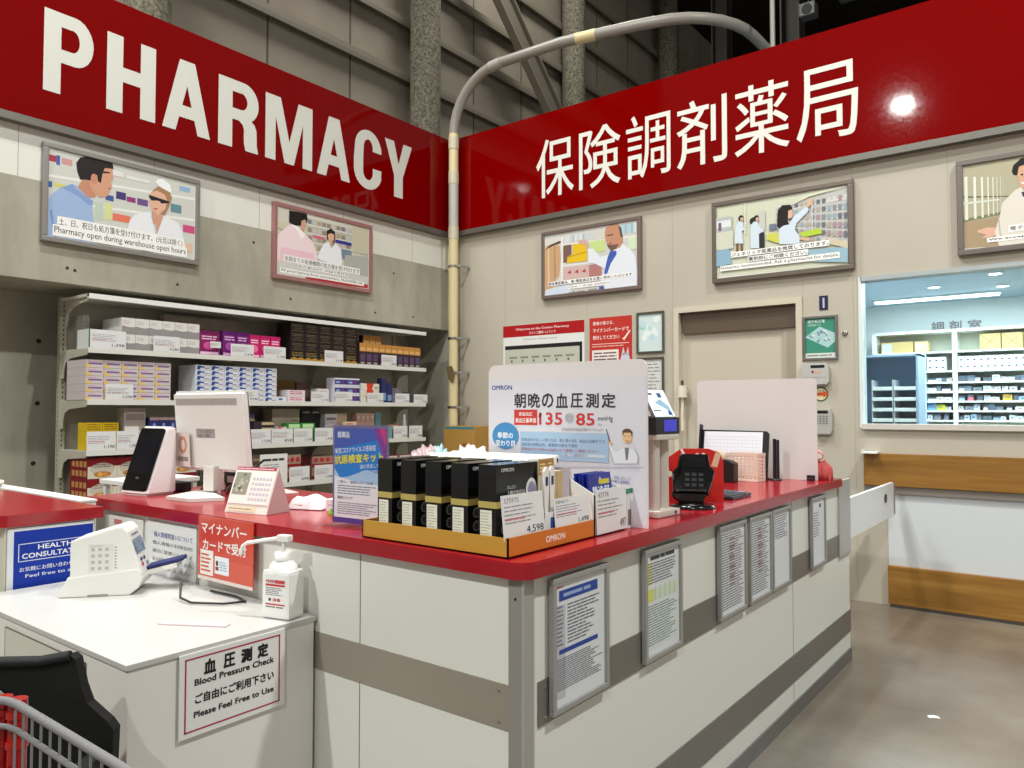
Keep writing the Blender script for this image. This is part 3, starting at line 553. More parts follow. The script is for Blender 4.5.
# the consultation counter on the left
t = thing('consultation_counter', 'small red-topped counter with the blue consultation notice on its front', 'counter')
a = G(); a.box(-4.1, -3.14, 1.06, 1.37, 0, 1.024, (208, 206, 190), 'satin'); a.build('cabinet', t)
a = G(); a.prism([(-4.14, 1.395), (-3.12, 1.395), (-3.12, 1.06), (-3.16, 1.02), (-4.14, 1.02)], 1.024, ZT, CT, 'redtop')
vs = a.v; a.v = [(x, z, y) for x, y, z in a.v]; a.f = [f[::-1] for f in a.f]; a.build('countertop', t)
t = thing('consultation_notice', 'blue notice board reading HEALTH CONSULTATION in white', 'notice', (-3.138, 0, 0), R90)
a = G(); a.box(1.066, 1.362, -.008, 0, .5, 1.016, (225, 228, 230), 'satin'); a.build('board', t)
a = G(); y = -.0082; a.rect(1.085, 1.36, .505, 1.005, (14, 52, 160), y, 1)
for q in ((1.1, 1.35, .955, .958), (1.1, 1.35, .892, .895), (1.1, 1.103, .892, .958), (1.347, 1.35, .892, .958)): a.rect(*q, (214, 222, 240), y, 2)
a.txt('HEALTH', 1.165, 1.285, .931, .949, (238, 240, 246), y, 3, .02); a.txt('CONSULTATION', 1.112, 1.342, .902, .921, (238, 240, 246), y, 3, .02)
a.txt('お気軽にお問い合わせ下さい', 1.105, 1.345, .855, .872, (238, 240, 246), y, 3, .006); a.txt('Feel free to ask us', 1.125, 1.34, .832, .845, (238, 240, 246), y, 3, .008)
a.build('notice_print', t)
t = thing('divider_panel', 'white divider panel standing between the two red counters', 'panel')
a = G(); a.box(-4.42, -3.38, 1.41, 1.48, 0, 1.062, (232, 230, 224), 'satin', .003); a.build('board', t)
a = G(); a.box(-4.425, -3.375, 1.408, 1.482, 1.062, 1.07, (240, 240, 236), 'satin'); a.build('edge_cap', t)
t = thing('low_partition', 'pale low partition with white cap behind the consultation counter', 'partition')
a = G(); a.box(-4.34, -4.26, .4, 1.42, 0, 1.09, (190, 188, 160), 'satin'); a.build('board', t)
a = G(); a.box(-4.35, -4.25, .4, 1.425, 1.09, 1.105, (240, 238, 230), 'satin'); a.build('edge_cap', t)
t = thing('printer_desk', 'small white desk behind the face scanner, its top above the counter', 'desk')
a = G(); a.box(-3.90, -3.64, 1.72, 2.1, 1.088, 1.11, (236, 235, 230), 'satin', .003); a.build('desk_top', t)
for x in (-3.89, -3.675):
    for y in (1.735, 2.07): a = G(); a.box(x, x+.025, y, y+.02, 0, 1.085, (226, 224, 218), 'satin'); a.build('leg', t)
g = G(); g.box(-.1, .1, -.05, .05, 0, .045, (26, 24, 26), 'satin', .008); tag(g.build('cable_adapter', None, (-3.48, 1.86, ZT)), 'black power adapter on the counter beside the white desk leg', 'adapter')

# ---- white blood pressure table
t = thing('measuring_table', 'big white cabinet table carrying the blood pressure meter', 'table')
TW = (224, 221, 214)
a = G(); a.box(-3.10, -1.965, .945, 1.525, 0, .785, TW, 'satin', .002); a.build('cabinet', t)
a = G(); a.box(-3.108, -1.96, .938, 1.53, .785, .8, (192, 191, 188), 'satin', .002); a.build('table_top', t)
a = G(); a.box(-2.77, -2.2, .942, .945, .1, .755, (206, 202, 192), 'satin')
for q in ((-2.772, -2.198, .755, .758), (-2.772, -2.198, .097, .1), (-2.773, -2.77, .1, .755), (-2.2, -2.197, .1, .755)): a.box(q[0], q[1], .9415, .945, q[2], q[3], (110, 106, 98))
o = a.build('door', t)
a = G(); a.cyl((-2.25, .92, .4), (-2.25, .942, .4), .012, (150, 148, 146), 'metal'); a.build('knob', o)
t = thing('table_notice', 'white notice with thin red border reading Blood Pressure Check', 'notice', (-1.96, 0, 0), R90)
a = G(); a.box(1.078, 1.41, -.005, 0, .563, .788, (226, 226, 224), 'satin'); a.build('board', t)
a = G(); y = -.0052; rc = (170, 30, 62)
for q in ((1.093, 1.393, .771, .775), (1.093, 1.393, .577, .581), (1.093, 1.097, .577, .775), (1.389, 1.393, .577, .775)): a.rect(*q, rc, y, 2)
K = (26, 25, 27)
for ch, x in (('血', 1.148), ('圧', 1.207), ('測', 1.262), ('定', 1.316)): a.txt(ch, x, x+.036, .722, .762, K, y, 2, .03)
a.txt('Blood Pressure Check', 1.121, 1.372, .698, .716, K, y, 2, .022); a.txt('ご自由にご利用下さい', 1.123, 1.372, .648, .675, K, y, 2, .02); a.txt('Please Feel Free to Use', 1.12, 1.372, .612, .629, K, y, 2, .022)
a.build('notice_print', t)

# ---- notice frames on the long counter face
DOC = [(1.655, 1.943, 'blue'), (2.168, 2.438, 'green'), (2.771, 3.05, 'plain'), (3.085, 3.355, 'plain'), (3.366, 3.62, 'half'), (3.95, 4.2, 'plain2')]
LBL = ['steel-framed notice with blue headings, next to the counter corner', 'steel-framed notice with yellow-green tables on the counter front', 'steel-framed close-printed notice, first of the adjoining trio on the counter', 'steel-framed close-printed notice, middle one of the adjoining trio', 'steel-framed half-empty notice, last of the adjoining trio on the counter', 'steel-framed sparse notice near the far end of the counter']
for (y0, y1, kd), lb in zip(DOC, LBL):
    t = thing('counter_notice', lb, 'notice', (-1.1435, -.012, 0), R90, 'framed notices on the counter front')
    z0, z1 = .648, 1.006; a = G(); fw = .016
    for q in ((y0, y1, z1-fw, z1), (y0, y1, z0, z0+fw), (y0, y0+fw, z0+fw, z1-fw), (y1-fw, y1, z0+fw, z1-fw)): a.box(q[0], q[1], -.016, 0, q[2], q[3], (150, 149, 146), 'satin', .003)
    a.build('frame', t)
    a = G(); u0, u1, w0, w1 = y0+fw, y1-fw, z0+fw, z1-fw; y = -.008
    a.rect(u0, u1, w0, w1, (216, 219, 222), y, 0); G_ = (96, 98, 108)
    W = u1-u0
    if kd == 'blue':
        a.rect(u0+.005, u0+.05, w0+.02, w1-.06, (186, 188, 196), y, 1)
        a.rect(u0+.02, u1-.04, w1-.05, w1-.022, (44, 72, 150), y, 2); a.lines(u0+.04, u1-.06, w1-.046, w1-.026, 1, (150, 170, 214), y, 3)
        a.rect(u0+.02, u1-.04, w1-.19, w1-.178, (44, 72, 150), y, 2); a.lines(u0+.005, u0+.04, w1-.016, w1-.008, 1, (196, 80, 100), y, 3)
        a.lines(u0+.06, u1-.02, w1-.17, w1-.06, 12, G_, y, 2, .35, .5); a.lines(u0+.008, u0+.045, w1-.17, w1-.06, 10, (120, 122, 140), y, 2)
        a.lines(u0+.01, u1-.01, w0+.04, w1-.2, 15, G_, y, 2, .4, .3)
    elif kd == 'green':
        a.lines(u0+.03, u1-.03, w1-.025, w1-.01, 1, (60, 62, 66), y, 2, .8, .1); a.lines(u0+.01, u1-.01, w1-.1, w1-.03, 8, G_, y, 2, .4)
        a.rect(u0+.01, u0+.04, w1-.1, w1-.03, (214, 214, 130), y, 1); a.rect(u0+.012, u0+.05, w1-.155, w1-.115, (206, 210, 96), y, 1); a.rect(u0+.055, u1-.012, w1-.155, w1-.115, (206, 216, 196), y, 1)
        for k in range(5): a.rect(u0+.06+k*.035, u0+.062+k*.035, w1-.155, w1-.11, (120, 140, 110), y, 2)
        a.rect(u0+.008, u1-.01, w0+.02, w1-.17, (208, 218, 214), y, 1); a.lines(u0+.012, u1-.014, w0+.03, w1-.165, 16, (110, 126, 122), y, 2, .38)
    elif kd == 'half':
        a.lines(u0+.01, u1-.02, w1-.12, w1-.015, 10, (110, 112, 122), y, 2, .35)
    elif kd == 'plain2':
        a.rect(u0+.13, u0+.16, w1-.045, w1-.025, (80, 84, 100), y, 2); a.lines(u0+.03, u1-.06, w1-.19, w1-.06, 10, (120, 124, 136), y, 2, .35, .5)
    else:
        a.lines(u0+.01, u1-.012, w0+.015, w1-.015, 30, (112, 114, 120), y, 2, .42, .25)
        a.lines(u0+.09, u0+.15, w0+.1, w1-.04, 14, (150, 120, 116), y, 3, .5, .3)
    a.build('notice_sheet', t)
# ---- sheets on the short counter face
t = thing('paper_notice', 'white paper notice with grey heading bar behind the pressure meter', 'notice')
a = G(); a.box(-3.4, -3.08, 1.533, 1.536, .79, 1.0, (232, 232, 228), 'paper'); y = 1.5328
a.rect(-3.32, -3.1, .895, .93, (86, 88, 92), y, 1); a.txt('受付時間のご案内', -3.31, -3.11, .9, .925, (226, 226, 226), y, 2, .006); a.lines(-3.3, -3.1, .8, .88, 4, (110, 110, 116), y, 1); a.rect(-3.33, -3.26, .965, .985, (206, 120, 124), y, 1); a.build('sheet', t)
t = thing('paper_notice', 'white paper notice with blue Japanese heading beside the red card', 'notice')
a = G(); a.box(-3.05, -2.675, 1.533, 1.536, .79, 1.005, (232, 233, 230), 'paper')
a.txt('個人情報取扱いについて', -2.99, -2.7, .945, .967, (40, 60, 140), y, 1, .008)
for k, (x1, b) in enumerate([(-2.70, '個人情報の利用目的'), (-2.70, '適切に管理いたします'), (-2.69, '本人の同意なく提供しません'), (-2.72, 'お気軽にお申し出ください')]): a.txt(b, -3.0, x1, .915-k*.032, .93-k*.032, (80, 84, 96), y, 1, .004)
a.build('sheet', t)
t = thing('card_notice', 'red card notice hung over the counter edge with white lettering', 'notice', (-2.435, 1.506, 0))
a = G(); a.box(-.172, .172, -.004, 0, .84, 1.066, (206, 60, 38), 'gloss'); a.rect(-.172, .172, .84, .92, (212, 96, 78), -.0042, 0); a.rect(-.172, .172, .838, .85, (226, 214, 208), -.0042, .5)
a.build('card', t)
a = G(); y = -.0045; wv = (248, 240, 236)
a.txt('マイナンバー', -.15, .135, 1.005, 1.045, wv, y, 2, .014); a.txt('カードで受付', -.14, .135, .945, .985, wv, y, 2, .014)
a.rect(-.155, -.07, .856, .945, (240, 232, 226), y, 1.5); a.rect(-.06, .03, .868, .93, (234, 236, 240), y, 1.5)
a.lines(-.15, -.08, .865, .935, 5, (200, 90, 80), y, 2.5); a.ell(-.045, .905, .008, .01, (70, 60, 60), y, 2.5); a.rect(-.055, -.035, .88, .893, (150, 60, 60), y, 2.5); a.lines(-.03, .02, .88, .915, 4, (150, 180, 210), y, 2.5)
a.build('card_lettering', t)

# ================================================================== GOLD TRAY AND MONITOR BOXES
t = thing('display_tray', 'shallow gold cardboard display tray on the counter corner', 'tray')
Z0 = ZT+.001; GD = (196, 142, 44); x0, x1, y0, y1 = -1.752, -1.196, 1.536, 1.96
a = G(); a.box(x0, x1, y0, y1, Z0, Z0+.004, GD, 'satin'); a.box(x0, x1, y0, y0+.004, Z0, Z0+.052, (198, 150, 56), 'satin'); a.box(x0, x1, y1-.004, y1, Z0, Z0+.052, GD, 'satin'); a.box(x0, x0+.004, y0, y1, Z0, Z0+.052, GD, 'satin'); a.box(x1-.004, x1, y0, y1, Z0, Z0+.052, (206, 118, 34), 'satin')
a.T = Matrix.Translation((x1, 0, 0)) @ Matrix.Rotation(R90, 4, 'Z'); a.txt('OMRON', 1.705, 1.80, Z0+.018, Z0+.036, (246, 238, 226), 0, 1, .02)
a.build('tray_box', t)
def monitor_box(x0):
    W, D, Hh = .061, .195, .232
    a = G(); a.box(0, W, 0, D, 0, Hh, BLK, 'gloss', top=(30, 28, 28))
    a.box(-.0004, W+.0004, -.0004, D+.0004, .1 if 0 else .118, .135, (190, 170, 96), 'satin')
    a.rect(.006, .046, .004, .112, (234, 233, 218), 0, 1); a.lines(.009, .043, .008, .108, 13, (186, 184, 168), 0, 2, .3)
    a.T = Matrix.Translation((W, 0, 0)) @ Matrix.Rotation(R90, 4, 'Z')
    a.txt('OMRON', .02, .075, .212, .222, (220, 220, 220), 0, 1, .01); a.txt('オムロン', .045, .085, .165, .175, (214, 214, 214), 0, 1, .004); a.txt('上腕式血圧計', .045, .125, .146, .161, (226, 226, 226), 0, 1, .008)
    a.ell(.155, .155, .026, .034, (226, 226, 226), 0, 2); a.ell(.155, .155, .017, .024, (150, 140, 170), 0, 3)
    for k in range(3): a.ell(.035, .025+k*.036, .015, .015, (120, 118, 118), 0, 1); a.ell(.035, .025+k*.036, .010, .010, (60, 58, 62), 0, 2)
    a.lines(.07, .17, .01, .11, 9, (110, 108, 100), 0, 1)
    return a
mb = monitor_box(0)
MBL = ['first', 'second', 'third', 'fourth', 'fifth']
o = None
for i in range(5):
    if o is None: o = mb.build('monitor_box', None, (0, 0, 0))
    else:
        o = o.copy(); COL.objects.link(o)
    o.location = (-1.697+i*.0982, 1.547, Z0+.005)
    tag(o, 'black and gold monitor carton in the gold tray, %s counted from the poster stand' % MBL[i] if i < 4 else 'black and gold monitor carton in the gold tray, the one at the counter corner', 'box', 'black cartons in the gold tray')
def price_card(label, w, h, price, loc, rz=0, tilt=0, extra=None, name='price_card', group=None, parent=None, sz=.3, mark=None):
    a = G(); a.box(-w/2, w/2, 0, .0012, 0, h, (226, 226, 226), 'paper')
    if price: a.txt(price, w/2-w*sz-w*.04, w/2-w*.04, h*.07, h*.26, (40, 38, 40), 0, 1, .006)
    if mark: a.txt(mark, -w/2+w*.06, -w/2+w*.4, h*.82, h*.93, (130, 128, 134), 0, 1)
    a.lines(-w/2+w*.05, w/2-w*.15, h*.34, h*.78, 5, (150, 148, 154), 0, 1, .3)
    a.lines(-w/2+w*.05, w/2-w*.4, h*.42, h*.5, 1, (206, 110, 120), 0, 2, .4)
    o = a.build(name, None, loc, rot=(tilt, 0, rz)); return tag(o, label, 'price card', group)
# the printed card faces the long aisle, leaning on the carton
price_card('large white price card reading 4,598 in the gold tray', .185, .118, '4,598', (-1.205, 1.625, Z0+.042), R90, R(-6), sz=.42, mark='575975', group='price cards on the counter')
price_card('lilac-tinted price card behind the gold tray rim, beside the thermometers', .185, .085, '1,498', (-1.207, 1.862, Z0+.045), R90, R(-6), sz=.3, mark='584671', group='price cards on the counter')
# thermometer packs in a white cup
t = thing('cup_holder', 'small white cup holder with blue mark in front of the thermometers', 'holder', (-1.245, 1.775, Z0+.005))
a = G(); a.box(-.03, .03, -.05, .05, 0, .038, (230, 230, 232), 'satin'); a.box(-.03, -.027, -.05, .05, 0, .09, (230, 230, 232), 'satin'); a.box(.027, .03, -.05, .05, 0, .09, (230, 230, 232), 'satin'); a.box(-.03, .03, -.05, -.047, 0, .09, (230, 230, 232), 'satin'); a.box(-.03, .03, .047, .05, 0, .09, (230, 230, 232), 'satin')
a.T = Matrix.Translation((.03, 0, 0)) @ Matrix.Rotation(R90, 4, 'Z'); a.rect(-.02, .01, .045, .075, (50, 80, 150), 0, 1); a.build('cup', t)
for i, y in enumerate((-.028, .012)):
    t = thing('thermometer_pack', ['white stick thermometer on a gold blister card, beside the black carton', 'white stick thermometer on a gold blister card, beside the blue sachets'][i], 'thermometer', (-1.232-.008*i, 1.775+y, Z0+.044), R90, 'thermometer packs')
    a = G(); a.box(-.024, .022, .001, .004, 0, .2, (206, 196, 170), 'paper'); a.rect(-.024, .022, .155, .198, (172, 128, 70), .001, 1); a.lines(-.02, .018, .16, .19, 3, (226, 200, 150), .001, 2); a.build('backing_card', t)
    a = G(); a.prism([(-.008, .02), (-.012, .12), (-.011, .165), (-.004, .178), (.006, .178), (.011, .165), (.012, .12), (.006, .02)], -.01, .001, (236, 234, 230), 'satin', .002); a.rect(-.006, .006, .125, .15, (50, 60, 110), -.0102, 1); a.build('stick', t)
# gold soft cartons behind
for i in range(3):
    a = G(); a.box(-.06, .06, 0, .03, 0, .19, (196, 172, 130), 'paper'); a.rect(-.055, .055, .1, .185, (176, 140, 90), 0, 1); a.rect(-.04, .04, .03, .09, (226, 220, 206), 0, 1); a.lines(-.03, .03, .12, .17, 3, (230, 214, 180), 0, 2)
    tag(a.build('gold_carton', None, (-1.36, 1.85+i*.032, Z0+.006), 0), 'slim gold carton standing behind the thermometers, %s of three' % ORD[i], 'box', 'slim gold cartons')
# sachet dispenser
t = thing('sachet_dispenser', 'white cardboard dispenser for the blue sachets beyond the gold tray', 'dispenser', (-1.2, 2.06, Z0))
c = (232, 231, 230)
a = G(); a.box(-.09, 0, -.092, .092, 0, .003, c, 'satin'); a.box(-.003, 0, -.092, .092, 0, .125, c, 'satin'); a.box(-.09, -.087, -.092, .092, 0, .17, c, 'satin')
for y in (-.092, .089): a.prism([(-.09, 0), (0, 0), (0, .125), (-.09, .17)], y, y+.003, c, 'satin')
a.build('dispenser_box', t)
for i in range(4):
    a = G(); a.T = Matrix.Rotation(R(-6), 4, 'X'); bl = (24, 40, 140)
    a.prism([(-.07, 0), (.07, 0), (.072, .09), (.068, .165), (-.068, .165), (-.072, .09)], 0, .006, bl, 'gloss', .0015); a.rect(-.066, .066, .1, .104, (60, 90, 190), 0, 1)
    a.txt('熱冷却', -.05, .05, .1, .125, (232, 236, 246), 0, 2, .012); a.rect(-.01, .055, .13, .145, (206, 190, 60), 0, 2); a.ell(0, .148, .004, .004, (220, 226, 240), 0, 2)
    tag(a.build('blue_sachet', None, (-1.222-i*.014, 2.06-(.006 if i%2 else 0), Z0+.02), R90), 'dark blue cooling sachet in the white dispenser, %s from the front' % ORD[i], 'sachet', 'blue sachets')
price_card('large white price card reading 497 on the sachet dispenser', .185, .135, '497', (-1.194, 2.065, Z0+.004), R90, R(-2), sz=.2, mark='43778', group='price cards on the counter')
t = thing('card_stand', 'clear wedge stand with green tab beside the sachet dispenser', 'stand', (-1.2, 2.17, Z0), R90)
a = G(); a.prism([(-.004, 0), (.04, 0), (.004, .13), (-.012, .13)], -.002, 0, (214, 214, 212), 'paper'); a.rect(-.014, .03, .112, .128, (60, 140, 110), -.003, 1); a.rect(.0, .02, .01, .06, (110, 108, 100), -.0022, .3); a.build('wedge', t)
# ---- white bin behind the black cartons
t = thing('white_bin', 'white plastic bin with a folded rim behind the black cartons', 'bin', (-1.69, 2.07, Z0))
a = G(); c = (236, 235, 228); a.box(-.225, .225, -.07, .07, 0, .205, c, 'satin', .006); a.build('bin_body', t)
a = G(); a.box(-.24, .24, -.08, -.06, .195, .218, c, 'satin', .008); a.box(-.24, .24, .055, .08, .195, .228, c, 'satin', .008); a.box(-.24, -.22, -.08, .08, .195, .224, c, 'satin', .006); a.box(.22, .24, -.08, .08, .195, .224, c, 'satin', .006); a.build('rim', t)

# ================================================================== OMRON BOARD
t = thing('pressure_board', 'tall white information board on blood pressure standing across the counter', 'board', (0, 2.2, 0))
BX0, BX1, BZ = -1.805, -1.142, 1.617; r = .03
ol = [(BX0, Z0), (BX1, Z0)] + [(BX1-r+r*math.cos(k*R90/5), BZ-r+r*math.sin(k*R90/5)) for k in range(6)] + [(BX0+r-r*math.sin(k*R90/5), BZ-r+r*math.cos(k*R90/5)) for k in range(6)]
a = G(); a.prism(ol, 0, .006, (228, 224, 224), 'satin'); a.build('panel', t)
p = Pic('Y', 2.2, 480, 355, 5.818)
p.box(52, 150, 972, 1000, (222, 222, 230)); 
p.text('OMRON', 70, 205, 187, 175, (50, 70, 150), .022)
for ch, x0, x1 in (('朝', 200, 268), ('晩', 280, 350), ('の', 360, 428), ('血', 442, 512), ('圧', 528, 600), ('測', 616, 692), ('定', 708, 790)): p.text(ch, x0, 308, x1, 222, (60, 58, 62), .016)
p.box(200, 318, 334, 408, (206, 66, 58)); p.text('家庭血圧', 228, 354, 306, 332, (250, 240, 238), .012); p.text('高血圧基準値', 208, 394, 328, 366, (250, 240, 238), .012)
p.text('135', 345, 406, 480, 334, (206, 66, 62), .014); p.poly([(341, 358), (352, 338), (360, 338), (360, 350), (345, 366)], (206, 66, 62)); p.text('85', 560, 410, 668, 338, (206, 66, 62), .014); p.ell(522, 366, 28, 30, (190, 190, 196)); p.text('または', 504, 364, 540, 350, (110, 110, 116), .006); p.text('かつ', 506, 386, 538, 370, (110, 110, 116), .006); p.text('mmHg', 688, 392, 774, 354, (80, 80, 86), .0); p.text('以上', 688, 412, 714, 398, (110, 110, 116), 0)
p.text('日本高血圧学会 高血圧治療ガイドラインより', 478, 441, 716, 427, (110, 110, 120), 0)
p.ell(150, 470, 78, 78, (74, 142, 196)); p.text('季節の', 104, 484, 194, 450, (244, 248, 252), .012); p.text('変わり目', 94, 530, 206, 496, (244, 248, 252), .012)
p.box(236, 446, 750, 628, (170, 198, 224))
p.text('家庭血圧の正しい測り方は、朝と晩の2回、高血圧治療中です。', 246, 500, 736, 470, (70, 90, 130), .004, h=.012); p.text('起床後1時間以内、就寝前の座位で測定', 246, 527, 570, 500, (70, 90, 130), .004, h=.012); p.text('家庭血圧が135/85mmHg以上なら医師へご相談ください', 246, 555, 690, 526, (190, 70, 100), .006, h=.012)
p.box(490, 572, 730, 600, (206, 220, 232)); p.text('詳しくは薬剤師まで', 494, 590, 630, 576, (90, 110, 150), 0)
# the drawn pharmacist, a plain line figure
p.poly([(780, 632), (760, 570), (745, 520), (760, 515), (785, 560), (820, 545), (900, 545), (922, 590), (918, 632)], (232, 234, 240))
for A_, B_ in (((780, 632), (746, 516)), ((918, 632), (922, 588)), ((820, 545), (786, 562)), ((900, 545), (922, 588))): p.poly([A_, B_, (B_[0]+3, B_[1]), (A_[0]+3, A_[1])], (120, 120, 134))
p.poly([(845, 540), (870, 540), (862, 610), (852, 610)], (120, 124, 134)); p.ell(762, 508, 10, 14, (236, 196, 150)); p.poly([(735, 430), (740, 430), (762, 505), (757, 507)], (70, 80, 90))
p.ell(860, 478, 27, 36, (236, 196, 150)); p.poly([(833, 476), (832, 440), (850, 428), (875, 430), (890, 446), (888, 478), (880, 452), (842, 452)], (96, 78, 66)); p.poly([(850, 498), (872, 498), (861, 506)], (180, 80, 70)); p.box(845, 470, 853, 474, (60, 50, 50)); p.box(868, 470, 876, 474, (60, 50, 50))
p.poly([(520, 650), (960, 650), (960, 653), (520, 653)], (176, 176, 200)); p.text('毎日測定し、記録しましょう', 700, 716, 880, 686, (120, 120, 160), .004, h=.012); p.text('測定結果を薬剤師に', 740, 742, 880, 722, (90, 96, 160), .004, h=.011)
p.build('board_print', t)
for x in (-1.75, -1.22): a = G(); a.box(x, x+.03, .006, .1, Z0, Z0+.02, (226, 226, 226), 'clear'); a.build('foot', t)
# ================================================================== SHELF UNIT
SX = -5.5; S1, S2, S3, S4, S5, STOP = 1.882, 1.52, 1.165, .822, .47, 2.262
Y0, Y1 = 2.335, 5.67; SH = (204, 202, 192)
t = thing('shelf_unit', 'long pale metal shelf unit in the concrete niche, stocked with cartons', 'shelf')
ups = [2.35, 3.45, 4.55, 5.64]
for y in ups:
    a = G(); a.box(-5.985, -5.94, y-.022, y+.022, 0, STOP+.01, (176, 170, 152), 'satin')
    for k in range(62): z = .1+k*.035; a.add([(-5.9395, y-.004, z), (-5.9395, y+.004, z), (-5.9395, y+.004, z+.016), (-5.9395, y-.004, z+.016)], [(0, 1, 2, 3)], (60, 56, 50)); a.rect(-5.966, -5.958, z, z+.016, (60, 56, 50), y-.022, 1)
    a.build('upright', t)
for i in range(3):
    a = G(); a.box(-5.97, -5.955, ups[i]+.022, ups[i+1]-.022, .1, STOP, (172, 166, 150), 'satin')
    a.build('back_panel', t)
for z, nm in ((S1, 'shelf_board'), (S2, 'shelf_board'), (S3, 'shelf_board'), (S4, 'shelf_board'), (S5, 'shelf_board')):
    a = G(); a.box(-5.95, SX, Y0+.005, Y1-.0, z-.012, z-.0005, SH, 'satin'); a.box(SX-.003, SX+.004, Y0, Y1, z-.034, z+.004, (222, 221, 214), 'satin'); a.build(nm, t)
    for y in ups:       # curved bracket under each board end
        yy = y-.012 if y != ups[-1] else y
        a = G(); a.T = Matrix.Translation((-5.94, yy, z-.0345)) ; a.prism([(0, 0), (.42, 0), (.42, -.012), (.14, -.03), (.07, -.06), (.045, -.12), (.04, -.17), (0, -.17)][::-1], 0, .006, (186, 182, 166), 'satin'); a.prism([(0, .0), (.43, .0), (.43, .03), (0, .03)], 0, .004, (190, 186, 170), 'satin'); a.build('bracket', t)
a = G(); a.box(-5.95, SX, Y0, Y1, STOP-.02, STOP, SH, 'satin'); a.box(SX-.03, SX+.004, Y0, Y1, STOP-.036, STOP-.002, (236, 235, 232), 'satin'); a.build('canopy', t)
a = G()
for y in (Y0+.02, ): a.prism([(-5.94, STOP-.02), (SX-.01, STOP-.02), (SX-.01, STOP-.035), (-5.8, STOP-.07), (-5.88, STOP-.12), (-5.9, STOP-.2), (-5.94, STOP-.2)], y, y+.006, (186, 182, 166), 'satin')
a.build('bracket', t)

def sy(px, py=380): return onX(px, py, SX-.02)[0]
def sz(px, py): return onX(px, py, SX-.02)[1]
def carton(w, d, h, col, design, top=None, side=None, mat='paper'):
    a = G(); dk = tuple(int(c*.8) for c in col)
    a.box(0, w, 0, d, 0, h, col, mat, top=top or col, side=side or col)
    for q in ((0, w, 0, .0012), (0, w, h-.0012, h), (0, .0012, 0, h), (w-.0012, w, 0, h)): a.rect(*q, dk, 0, .5)
    if design: design(a, w, h)
    return a
def grid(name, label, cat, group, y0, y1, z, h, cols, tiers, d, col, design, x=None, skip=(), **k):
    """cartons side by side and on one another, all facing the shop"""
    w = (y1-y0)/cols-.0015; first = None; x = SX-.03 if x is None else x
    for c in range(cols):
        for r in range(tiers):
            if (c, r) in skip: continue
            if first is None: o = first = carton(w, d, h-.001, col, design, **k).build(name)
            else: o = first.copy(); COL.objects.link(o)
            o.location = (x, y0+c*(w+.0015), z+.001+r*h); o.rotation_euler = (0, 0, R90)
            if tiers > 1 and cols > 1: L = '%s, %s column, %s tier up' % (label, ORD[c], ORD[r])
            elif cols > 1: L = '%s, %s in row' % (label, ORD[c])
            elif tiers > 1: L = '%s, %s tier up' % (label, ORD[r])
            else: L = label
            tag(o, L, cat, group if cols*tiers > 1 else None)
def shelf_card(pl, pr, z, price, label, h=.115, lift=.005):
    y0, y1 = sy(pl), sy(pr); 
    price_card(label, y1-y0, h, price, (SX+.0005, (y0+y1)/2, z+lift), R90, 0, sz=.36, group='price cards along the shelves')

# --- top board
def d_white(a, w, h): a.rect(0, w, 0, h*.36, (150, 144, 144), 0, 1); a.poly([(0, h*.36), (w*.5, h*.36), (w, h*.36), (w, h*.46), (w*.6, h*.42), (0, h*.5)], (150, 144, 144), 0, 1); a.lines(w*.1, w*.75, h*.6, h*.85, 3, (176, 160, 160), 0, 1, .3)
ya, yb = sy(121.6), sy(199.7)
grid('white_carton', 'white carton with grey base on the top shelf', 'box', 'white and grey cartons on the top shelf', ya, yb, S1, .118, 6, 1, .2, (222, 219, 214), d_white)
grid('white_carton', 'white carton with grey base stacked on its row, top shelf', 'box', 'white and grey cartons on the top shelf', ya, yb, S1+.1185, .118, 6, 1, .3, (222, 219, 214), d_white)
grid('wide_carton', 'wide white carton with mint edge and violet mark at the top shelf end', 'box', None, sy(88.5), sy(119), S1, .135, 1, 1, .18, (222, 226, 222), lambda a, w, h: (a.rect(0, w*.05, 0, h, (70, 120, 100), 0, 1), a.rect(w*.6, w*.95, h*.4, h*.6, (150, 140, 190), 0, 1), a.lines(w*.2, w*.6, h*.2, h*.9, 6, (160, 164, 176), 0, 1, .3)))
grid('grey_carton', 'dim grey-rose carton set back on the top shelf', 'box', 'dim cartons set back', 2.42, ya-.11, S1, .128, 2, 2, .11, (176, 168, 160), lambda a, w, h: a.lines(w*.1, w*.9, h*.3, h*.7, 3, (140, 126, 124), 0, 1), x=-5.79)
shelf_card(88, 124, S1, '1,398', 'white price card under the violet-marked wide carton', .125); shelf_card(151.6, 178, S1, '4,280', 'white price card before the white and grey cartons', .115)
def d_pouch(cc): return lambda a, w, h: (a.rect(0, w, h*.86, h, cc[0], 0, 1), a.lines(w*.12, w*.9, h*.62, h*.82, 2, cc[1], 0, 1, .5, .2), a.ell(w*.5, h*.4, w*.3, h*.16, cc[2], 0, 1), a.rect(w*.05, w*.95, h*.04, h*.14, cc[1], 0, 1))
def pouch(pl, pr, pt, z, col, cc, label, group, n, dpt=.05):
    y0, y1 = sy(pl), sy(pr); h = sz((pl+pr)/2, pt)-z; w = (y1-y0)/n
    for i in range(n):
        a = G(); b_ = .006; ww = w-.004
        a.prism([(0.004, 0), (ww-.004, 0), (ww, h*.15), (ww-.002, h*.9), (ww, h), (0, h), (.002, h*.9), (0, h*.15)], 0, dpt, col, 'gloss', .004); d_pouch(cc)(a, ww, h)
        o = a.build('pouch_pack', None, (SX-.03, y0+i*w, z+.001), R90); tag(o, label+(', %s in its row' % ORD[i] if n > 1 else ''), 'pouch', group)
pouch(199.5, 220, 331, S1, (136, 24, 96), ((110, 14, 80), (230, 190, 220), (206, 90, 150)), 'purple supplement pouch next to the white cartons, top shelf', 'purple and pink pouches', 1)
